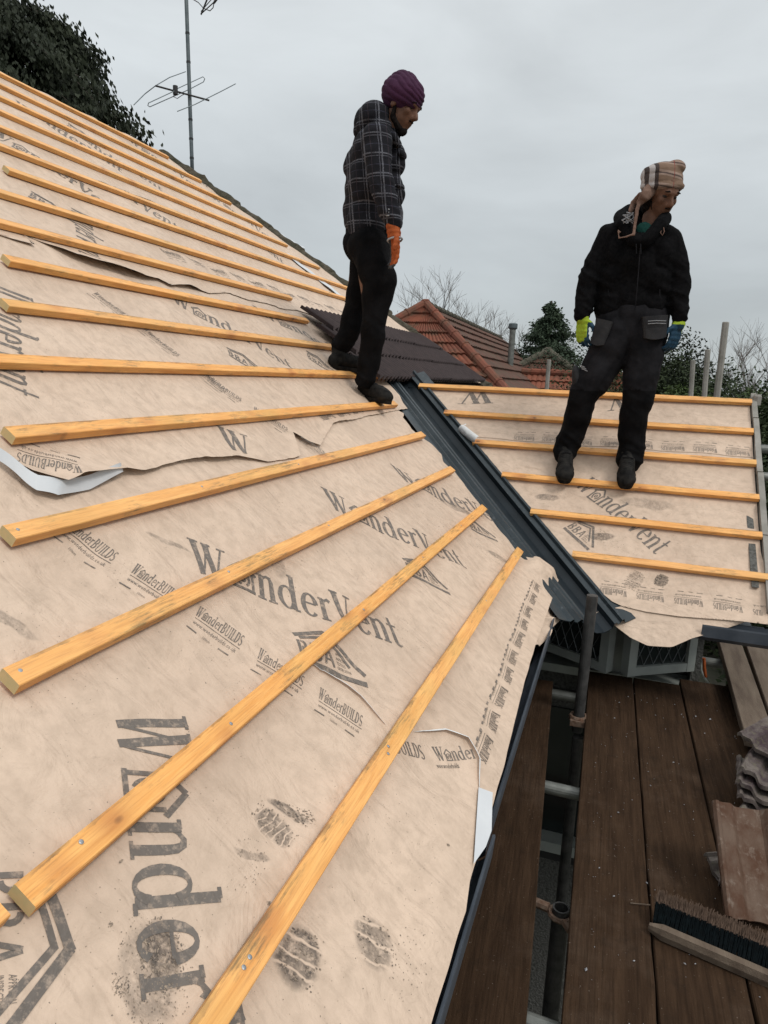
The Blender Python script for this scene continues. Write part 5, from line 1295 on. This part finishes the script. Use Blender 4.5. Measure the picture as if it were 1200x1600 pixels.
for a, b in (((950, 452), (952, 463)), ((1031, 452), (1031, 465))): m.tube([J2(*a, -.125), J2(*b, -.13)], .002, 5)
m.build('zip', [M['greycloth']], p)
m = MB(); m.tube([J2(1035, 352, -.12), J2(1032, 364, -.13), J2(1035, 368, -.13), J2(1038, 362, -.13), J2(1036, 352, -.12)], .0026, 6); m.build('drawstring', [M['tanstrap']], p)
m = MB()                                                                      # trousers
chain(m, [J2(987, 490, .03), J2(987, 518, .03)], [.132, .130])
for u0 in (957, 1018): ell(m, J2(u0, 505, .03), (.095, 0, 0), (0, .125, 0), (0, 0, .13))
chain(m, [hR, J2(945, 560, -.02), kR, J2(898, 665, -.02), aR + V((.0, 0, -.012)), aR + V((0, -.02, -.03))], [.112, .104, .082, .075, .074, .070])
chain(m, [hL, J2(1006, 560, -.01), kL, J2(990, 665, -.01), aL + V((0, 0, -.012)), aL + V((0, -.02, -.03))], [.110, .100, .081, .076, .076, .070])
def tz(c):
    for k, a in ((kR, aR), (kL, aL)):
        if (c - k).length < .12 and c.y < k.y - .0 and c.z < k.z + .03: return 1
    q = 0
    return 1 if c.z < kR.z - .02 else 0
grow('trousers', m, [M['greycloth'], M['blackcloth']], p, .007, 5, folds(.012, 7, 18, [(kR, .12, .005), (kL, .12, .005), (aR, .12, .010), (aL, .12, .010), (J2(987, 545), .10, .005)]), tz)
for (u0, v0, w0, h0, rz_) in ((938, 520, .085, .135, .22), (1024, 512, .125, .120, -.1)):
    m = MB(); c = J2(u0, v0, -.105 if u0 > 1000 else -.115); Mx = Matrix.Translation(c) @ Matrix.Rotation(rz_, 4, 'Y') @ Matrix.Rotation(-.25 if u0 < 1000 else .22, 4, 'Z')
    def pk(u, t_, w0=w0, h0=h0, Mx=Mx): 
        x, z_ = (u - .5) * w0 * (1 - .12 * (1 - t_)), (t_ - .5) * h0
        return Mx @ V((x, -.016 * math.sin(math.pi * u) ** .5 * (1.2 - t_ * .6), z_ + .012 * (abs(u - .5) * 2) ** 2 * (1 - t_)))
    m.grid(pk, 12, 10); m.grid(lambda u, t_: pk(u, 1 - t_) * 1 + (Mx.to_3x3() @ V((0, .03, 0))), 12, 10)
    for e in (0, 1):
        m.grid(lambda u, t_, e=e: pk(u, e) + (Mx.to_3x3() @ V((0, .03 * (t_ if e else 1 - t_), 0))), 12, 1); m.grid(lambda u, t_, e=e: pk(e, u) + (Mx.to_3x3() @ V((0, .03 * (1 - t_ if e else t_), 0))), 10, 1)
    hp_ = m.build('holster_pocket', [M['pocket']], p, smooth=False, recalc=True)
    if u0 > 1000:
        t2 = MB()
        for dz_ in (.020, .033): t2.tube([Mx @ V((-.042, -.020, dz_)), Mx @ V((0, -.024, dz_)), Mx @ V((.048, -.018, dz_ - .004))], .0017, 5)
        so2 = t2.build('trim', [M['silver']]); so2.parent = hp_
for (u0, v0, dy) in ((893, 592, -.07), (1022, 580, -.05)):
    m = MB(); ell(m, J2(u0 + (8 if u0 < 950 else -5), v0, dy + .02), (.024, 0, .012 if u0 < 950 else 0), (0, .045, 0), (-.015 if u0 < 950 else 0, 0, .075)); grow('thigh_pocket', m, [M['pocket']], p, .006, 2)
m = MB()
for i in range(3): m.tube([J2(905 + i * 2, 570 + i * 3, -.115), J2(914 + i * 2, 574 + i * 3, -.135)], .0016, 5)
m.build('pocket_trim', [M['silver']], p)
# gloves: lime knit back, dark blue rubber palm
m = MB(); w1 = wR + V((0, 0, -.012)); hand(m, w1, (.06, -.05, -1), (.75, -.65, 0), (.55, .8, 0), 1.02, 24, 1); capsule(m, wR + V((0, 0, .005)), .033, w1 + V((0, 0, -.01)), .034)
grow('glove', m, [M['lime'], M['bluepalm']], p, .0042, 2, lambda c, n_: .001 * math.sin(c.z * 260), lambda c: 1 if (c - w1).dot(V((.80, .55, 0))) > .006 and c.z < w1.z - .035 or c.z < w1.z - .135 and c.x > w1.x + .004 else 0)
m = MB(); w2 = wL + V((0, 0, -.012)); hand(m, w2, (-.16, -.02, -1), (-.6, -.8, 0), (-.85, .05, 0), 1.02, 30, 1); capsule(m, wL + V((0, 0, .005)), .033, w2 + V((0, 0, -.01)), .034)
grow('glove', m, [M['lime'], M['bluepalm']], p, .0042, 2, lambda c, n_: .001 * math.sin(c.z * 260), lambda c: 1 if (c - w2).dot(V((-.8, -.5, -.25))) > -.010 + .0 and c.z < w2.z - .012 else 0)
zt3 = FR.p(0, -3 * GA, TH).z
for (u0, v0, ank, dx) in ((884, 738, aR, -.012), (978, 750, aL, .004)):
    q = FR.px(u0, v0, TH); toe = V((aty(u0, v0, 4.0).x, 0, 0)); a0 = q[0]
    T = FR.p(a0, -3 * GA - .030, TH + .010); Hh = FR.p(a0 + dx - .01, -3 * GA + .20, TH - .012)
    boot(p, Hh, T, (0, -.12, 1), .27, anc=ank + V((0, .03, -.01)), wk=1.18)

# ------------------------------------------------------------------ aerial on its mast
an = empty('television_aerial', FL.p(4.0, 4.3), 'old television aerial on a tall grey mast beyond the top of the left slope', 'aerial')
A = lambda u, v, y=5.9: aty(u, v, y)
m = MB(); b0, t0 = A(301, 285), A(289, -60); m.tube([b0.lerp(t0, i / 8) for i in range(9)], .0165, 12); m.build('mast', [M['alu']], an, smooth=True)
for v in (52, 97, 187, 217, 247):
    m = MB(); c = A(289 + (v + 60) * 12 / 345, v); m.tube([c + V((0, 0, -.008)), c + V((0, 0, .008))], .019, 12); m.build('mast_tape', [M['blackplastic']], an)
m = MB(); m.tube([A(243, 134, 5.75), A(327, 157, 5.95)], .008, 8); m.build('boom', [M['blackplastic']], an)
m = MB(); m.tube([A(209, 164, 5.6), A(226, 147, 5.7), A(243, 134, 5.75), A(265, 121, 6.05), A(290, 112, 6.4)], .0042, 6); m.build('reflector_rod', [M['alu']], an)
m = MB(); pts = [A(275, 141, 5.8), A(232, 161, 5.5), A(231, 165, 5.5), A(234, 167, 5.5), A(295, 140, 6.0), A(318, 128, 6.25), A(320, 123, 6.25), A(317, 120, 6.25), A(276, 139, 5.82)]
m.tube(pts, .0038, 6); m.build('folded_dipole', [M['alu']], an)
m = MB(); m.tube([A(277, 174, 5.7), A(305, 163, 5.85), A(325, 153, 5.93), A(345, 143, 6.1), A(368, 131, 6.3)], .0042, 6); m.build('director_rod', [M['alu']], an)
m = MB(); c = A(274, 141, 5.8); m.tube([c + V((0, 0, -.035)), c + V((0, 0, .035))], .022, 10); m.build('connector_box', [M['blackplastic']], an)
m = MB(); m.tube([A(272, 146, 5.78), A(271, 151, 5.78), A(277, 154, 5.78), A(284, 149, 5.82), A(291, 146, 5.86)], .003, 6); m.build('cable', [M['blackplastic']], an)
m = MB(); m.tube([A(300, -2), A(310, 4), A(318, 13), A(328, 17), A(333, 12), A(335, 0)], .004, 6)
m.tube([A(314, 23), A(324, -2)], .007, 6); m.tube([A(316, 20), A(336, 2), A(342, -6)], .0045, 6); m.tube([A(314, 18), A(333, -4)], .0035, 6); m.tube([A(334, 5), A(340, -3)], .009, 6)
m.build('upper_array', [M['blackplastic']], an)
# ------------------------------------------------------------------ neighbouring bungalow roofs
def tiled(m, P0, PX, PY, rows, cols, lip=.035, wav=.022, mi=0):
    """courses of tiles on a quad given as P0 + s*PX(s,t)...: fn(s,t) with t up the slope"""
def roof_face(name, fn, rows, cols, nrm, mats, parent, lip=.05, wav=.03):
    m = MB(); nrm = V(nrm).normalized()
    nu = cols * 4
    for r in range(rows):
        t0, t1 = r / rows, (r + 1) / rows
        def g(u, t_, t0=t0, t1=t1, r=r):
            c = fn(u, lerp(t0, t1, t_)); ph = u * cols
            return c + nrm * (lip * (1 - t_) + wav * abs(math.sin(math.pi * (ph + .5 * 0))) + .012 * noise.noise(V((int(ph) * 3.7, r * 5.1, 0))))
        m.grid(g, nu, 1); m.grid(lambda u, t_, g=g: g(u, 0) - nrm * (lip * 1.15 + wav * .6) * (1 - t_), nu, 1)
    return m.build(name, mats, parent, recalc=False)
def ridge_run(parent, p0, p1, r, n, mat, name='ridge_tile'):
    p0, p1 = V(p0), V(p1)
    m = MB(); d = (p1 - p0) / n
    for i in range(n):
        a, b = p0 + d * i, p0 + d * (i + 1.06); m.tube([a, a.lerp(b, .5), b], [r * 1.0, r * .97, r * .90], 10)
        m.tube([a, a + d * .10], [r * 1.12, r * 1.12], 10)
    return m.build(name, [M[mat]], parent, smooth=False)
ap = aty(665, 478, 17.0); hz_ = ap.z + .0
hp_end = aty(806, 606, 14.55)
hb = empty('bungalow', (ap.x, 19, GZ), 'neighbouring bungalow with orange hipped tile roof between the two workers', 'house')
drop = 3.3; pt = math.tan(R_(38)); run = drop / pt
A0 = ap; eL_, eR_ = V((ap.x - run, ap.y - run, ap.z - drop)), V((ap.x + run, ap.y - run, ap.z - drop))
back = ap + V((0, 11.0, -.12)); eBR = V((ap.x + run, back.y, ap.z - drop)); eBL = V((ap.x - run, back.y, ap.z - drop))
roof_face('hip_roof', lambda u, t_: V((lerp(lerp(eL_.x, eR_.x, u), lerp(A0.x - .02, A0.x + .02, u), t_), lerp(eL_.y, A0.y, t_), lerp(eL_.z, A0.z, t_))), 14, 26, (0, -math.sin(R_(38)), math.cos(R_(38))), [M['red']], hb)
roof_face('side_roof', lambda u, t_: V((lerp(eR_.x, A0.x, t_), lerp(lerp(eR_.y, eBR.y, u), lerp(A0.y, back.y, u), t_), lerp(eR_.z, A0.z, t_) - .12 * u * t_)), 14, 46, (math.sin(R_(38)), 0, math.cos(R_(38))), [M['darkred']], hb, .05, .02)
m = MB(); m.add([eL_, A0, back, eBL], [(0, 1, 2, 3)]); m.add([eBL, back, eBR], [(0, 1, 2)]); m.build('far_roof', [M['darkred']], hb)
up_ = V((0, 0, .06))
ridge_run(hb, A0 + up_, eR_ + up_, .105, 13, 'redridge'); ridge_run(hb, A0 + up_, eL_ + up_, .105, 13, 'redridge'); ridge_run(hb, A0 + up_, back + up_ * .4, .07, 26, 'moss')
m = MB(); m.box(eL_.x + .4, eR_.x - .4, eL_.y + .4, back.y - .4, GZ, eL_.z + .05); m.build('wall', [M['brick']], hb)
fl_c = aty(799, 545, 20.5); m = MB(); s_ = V((0, 0, 1)); m.tube([fl_c + s_ * -.9, fl_c + s_ * .55], .085, 14)
fo = m.build('flue', [M['galv']], hb, smooth=False)
m = MB(); m.tube([fl_c + s_ * .53, fl_c + s_ * .57, fl_c + s_ * .68, fl_c + s_ * .70], [.10, .125, .125, .09], 14); cp = m.build('flue_cap', [M['alu']]); cp.parent = fo
# second, smaller roof further right
a2 = aty(856, 551, 24.0); h2 = empty('bungalow', (a2.x, 25, GZ), 'smaller dark tiled gable roof further off behind the right slope ridge', 'house')
w2, d2 = 2.6, 2.0
roof_face('hip_roof', lambda u, t_: V((lerp(lerp(a2.x - w2, a2.x + w2, u), a2.x + (u - .5) * .05, t_), lerp(a2.y - d2, a2.y, t_), lerp(a2.z - 1.75, a2.z, t_))), 9, 14, (0, -.6, .75), [M['darkred']], h2)
ridge_run(h2, a2 + up_, V((a2.x + w2, a2.y - d2, a2.z - 1.75)) + up_, .12, 9, 'moss'); ridge_run(h2, a2 + up_, V((a2.x - w2, a2.y - d2, a2.z - 1.75)) + up_, .12, 9, 'moss')
roof_face('side_roof', lambda u, t_: V((lerp(a2.x + w2, a2.x, t_), lerp(lerp(a2.y - d2, a2.y + 6, u), lerp(a2.y, a2.y + 6, u), t_), lerp(a2.z - 1.75, a2.z, t_))), 9, 16, (.6, 0, .8), [M['darkred']], h2)
l0, l1 = aty(815, 584, 21.0), aty(1010, 592, 21.0)
roof_face('porch_roof', lambda u, t_: V((lerp(l0.x, l1.x, u), lerp(19.2, 21, t_), lerp(l0.z - 1.3, l0.z, t_))), 6, 22, (0, -.6, .8), [M['red']], h2)
ridge_run(h2, l0 + up_, V((l1.x, l1.y, l0.z)) + up_, .11, 12, 'redridge')
m = MB(); m.box(a2.x - 2.4, a2.x + 2.4, 21.2, 30, GZ, a2.z - 1.8); m.build('wall', [M['brick']], h2)
# posts standing behind the right slope
GPP = 'grey timber posts behind the right slope'
for (u, v, u1, v1, y, w_, lab) in ((1134, 503, 1121, 612, 5.3, .022, 'tallest of the three bare grey posts behind the right slope'), (1106, 546, 1101, 612, 6.0, .020, 'middle one of the three bare grey posts behind the right slope'), (1083, 563, 1080, 610, 6.6, .020, 'shortest of the three bare grey posts behind the right slope'), (858, 562, 855, 601, 7.0, .020, 'lone grey post in front of the far tiled roofs'), (1020, 560, 1017, 608, 6.0, .022, 'grey post just showing behind the hip of the check-hat worker')):
    t_, b_ = aty(u, v, y), aty(u1, v1, y); b_ = t_ + (b_ - t_).normalized() * ((t_.z - GZ) / max(.2, -(b_ - t_).normalized().z))
    m = MB(); m.tube([b_, b_.lerp(t_, .5), t_ + V((0, 0, -.004)), t_], [w_, w_, w_, w_ * .8], 7); tag(m.build('post', [M['greywood']]), lab, 'post', GPP)
# ------------------------------------------------------------------ trees
def leaf(m, c, s_, rn, d=None, tw=.26):
    a = V((rn.gauss(0, 1), rn.gauss(0, 1), rn.gauss(0, .6))).normalized() if d is None else (V(d) + V((rn.gauss(0, .35), rn.gauss(0, .35), rn.gauss(0, .35)))).normalized()
    b = a.cross(V((rn.gauss(0, 1), rn.gauss(0, 1), rn.gauss(0, 1)))).normalized()
    n = len(m.v); m.v += [tuple(c - b * s_ * tw * .5), tuple(c + a * s_ * .5 - b * s_ * tw), tuple(c + a * s_), tuple(c + a * s_ * .5 + b * s_ * tw)]
    m.f.append((n, n + 1, n + 2, n + 3)); m.m.append(0)
def spray_tree(name, base, hgt, rad, label, mat, seed, n=2600, ls=.14, prof_=None, droop=.0, group=None, lean=0, limbs=11):
    """conifer: whorls of limbs, each limb hung with leaf sprays"""
    rn = random.Random(seed); base = V(base); root = empty(name, base, label, 'tree', group)
    t_ = MB(); t_.tube([base + V((lean * k / 6, 0, hgt * k / 6)) for k in range(7)], [rad * .09 * (1 - k / 6.6) + .01 for k in range(7)], 8)
    cr = MB(); nl = int(hgt * limbs)
    for i in range(nl):
        k = .06 + .92 * (i + rn.random()) / nl; z = hgt * k; r0 = rad * (prof_(k) if prof_ else (1 - k) ** .8) * rn.uniform(.65, 1.12)
        az = rn.random() * 6.283; d = V((math.cos(az), math.sin(az), rn.uniform(.05, .3))); p0 = base + V((lean * k, 0, z))
        pts = [p0 + d * r0 * q - V((0, 0, droop * r0 * q * q)) for q in (0, .35, .7, 1)]
        t_.tube(pts, [.02 * rad / 2 + .008, .012, .008, .004], 4, caps=False)
        for _ in range(int(n / nl)):
            q = rn.random() ** .6; s0 = min(2, int(q * 3)); c = pts[s0].lerp(pts[s0 + 1], q * 3 - s0) + V((rn.gauss(0, .1), rn.gauss(0, .1), rn.gauss(0, .08))) * (.6 + r0 * .45)
            dd = (d * .5 + V((0, 0, -.25 - droop * 2))); leaf(cr, c, ls * rn.uniform(.5, 1.2), rn, dd)
    t_.build('trunk', [M['bark']], root); cr.build('crown', [M[mat]], root)
def bush(name, base, rx, ry, h, label, mat, seed, n=2200, ls=.13, group=None, cat='bush'):
    rn = random.Random(seed); base = V(base); root = empty(name, base, label, cat, group)
    t_ = MB(); cr = MB(); lobes = []
    for i in range(14):
        az = rn.random() * 6.283; q = rn.random() ** .5; lobes.append((base + V((rx * q * math.cos(az) * .8, ry * q * math.sin(az) * .8, h * rn.uniform(.45, .78))), rn.uniform(.22, .42)))
        t_.tube([base + V((0, 0, .1)), base.lerp(lobes[-1][0], .5) + V((0, 0, .1)), lobes[-1][0]], [.05, .03, .01], 5, caps=False)
    for _ in range(n):
        c, r0 = rn.choice(lobes); v = V((rn.gauss(0, 1), rn.gauss(0, 1), rn.gauss(0, 1))).normalized() * rn.random() ** .35
        leaf(cr, c + V((v.x * rx * r0 * 1.3, v.y * ry * r0 * 1.3, v.z * h * r0 * .8)), ls * rn.uniform(.5, 1.2), rn)
    for _ in range(n // 3): leaf(cr, base + V((rn.uniform(-rx, rx) * .9, rn.uniform(-ry, ry) * .9, rn.uniform(0, h * .6))), ls * 1.3, rn)
    t_.build('stems', [M['bark']], root); cr.build('crown', [M[mat]], root)
def bare_tree(base, hgt, spread, label, seed, lv=5, group=None, r0=.11):
    rn = random.Random(seed); base = V(base); root = empty('bare_tree', base, label, 'tree', group); tr_, tw = MB(), MB()
    def gr(p0, d, L, r, k):
        n = 3; pts = [p0]
        for i in range(n): d = (d + V((rn.gauss(0, .13), rn.gauss(0, .13), rn.gauss(.04, .08)))).normalized(); pts.append(pts[-1] + d * L / n)
        (tr_ if k < 2 else tw).tube(pts, [r * (1 - .16 * i) for i in range(n + 1)], 5 if k < 2 else 3, caps=False)
        if k < lv:
            for _ in range(rn.choice((3, 3, 4))):
                az = rn.random() * 6.283; tl = rn.uniform(.35, .8) * spread; nd = (d + V((math.cos(az), math.sin(az), 0)) * tl + V((0, 0, .1))).normalized()
                gr(pts[rn.choice((2, 3, 3))], nd, L * rn.uniform(.62, .85), r * .55, k + 1)
    gr(base, V((0, 0, 1)), hgt * .33, r0, 0)
    tr_.build('trunk', [M['bark']], root); tw.build('twigs', [M['twig']], root)
# dark drooping conifer at the top left
tb = aty(16, 100, 12.5)
spray_tree('conifer_tree', (tb.x - .2, 12.5, GZ), 11.6, 2.9, 'tall dark drooping conifer above the top left of the roof', 'conifer', 3, 190000, .135, lambda k: (1.0 - .30 * abs(k - .5)) * (1 if k < .9 else .75), .55, limbs=34)
# bushes and trees on the horizon, left to right
q = aty(727, 520, 34); bare_tree((q.x + .3, 34, GZ), 8.1, 1.1, 'wide bare tree standing behind the orange bungalow roof', 5, 6, 'bare winter trees', .2)
q = aty(862, 470, 27); spray_tree('conifer_tree', (q.x, 27, GZ), q.z - GZ, 2.5, 'pointed green conifer left of the check-hat worker', 'conifer2', 8, 42000, .12, lambda k: min(1, (1 - k) * 1.7), .1, limbs=24)
q = aty(893, 500, 31); bare_tree((q.x, 31, GZ), 6.3, .8, 'bare tree just behind the pointed conifer', 6, 5, 'bare winter trees', .12)
q = aty(1165, 560, 24); bare_tree((q.x + .3, 24, GZ), 5.4, .9, 'bare tree at the right beyond the hedge', 9, 6, 'bare winter trees', .14)
q = aty(1205, 530, 28); bare_tree((q.x + 1.3, 26, GZ), 5.9, .9, 'bare tree at the right edge of the picture, furthest right', 12, 6, 'bare winter trees', .14)
q = aty(1120, 560, 40); bare_tree((q.x, 38, GZ), 6.0, .9, 'bare tree between the tallest posts, far off', 13, 6, 'bare winter trees', .14)
GBH = 'bushes along the garden boundary'
for i, (u, v, y, rx, mat, lab, n) in enumerate((
    (925, 530, 23, 2.2, 'conifer2', 'dark bush between the pointed conifer and the check-hat worker', 5000),
    (1062, 540, 20, 1.5, 'conifer', 'dark evergreen behind the hand of the check-hat worker', 6000),
    (985, 560, 20, 1.9, 'hedge', 'evergreen bush seen between the legs of the check-hat worker', 4500),
    (1040, 580, 15, 1.15, 'bush', 'yellow-green bush right of the legs of the check-hat worker', 5000),
    (1100, 562, 19, 1.7, 'hedge', 'dark hedge bush behind the shorter grey posts', 5000),
    (1150, 578, 17, 1.8, 'bush', 'green bush behind and right of the tallest post', 5000),
    (1215, 570, 16, 1.9, 'hedge', 'dark hedge bush at the right edge of the picture', 6000),
    (620, 498, 30, 1.6, 'conifer', 'sliver of dark evergreen left of the orange roof', 1500),
    (1290, 600, 13, 2.2, 'hedge', 'large dark hedge beyond the verge of the right slope', 6000))):
    q = aty(u, v, y); bush('bush', (q.x, y, GZ), rx, 1.4, q.z - GZ, lab, mat, 20 + i, n * 5, .095, GBH)
q = aty(1190, 640, 11); bush('hedge', (q.x + 1.4, 10.5, GZ), 1.7, 2.5, 3.9, 'dark hedge low down beside the verge board', 'hedge', 44, 22000, .085, GBH, 'hedge')
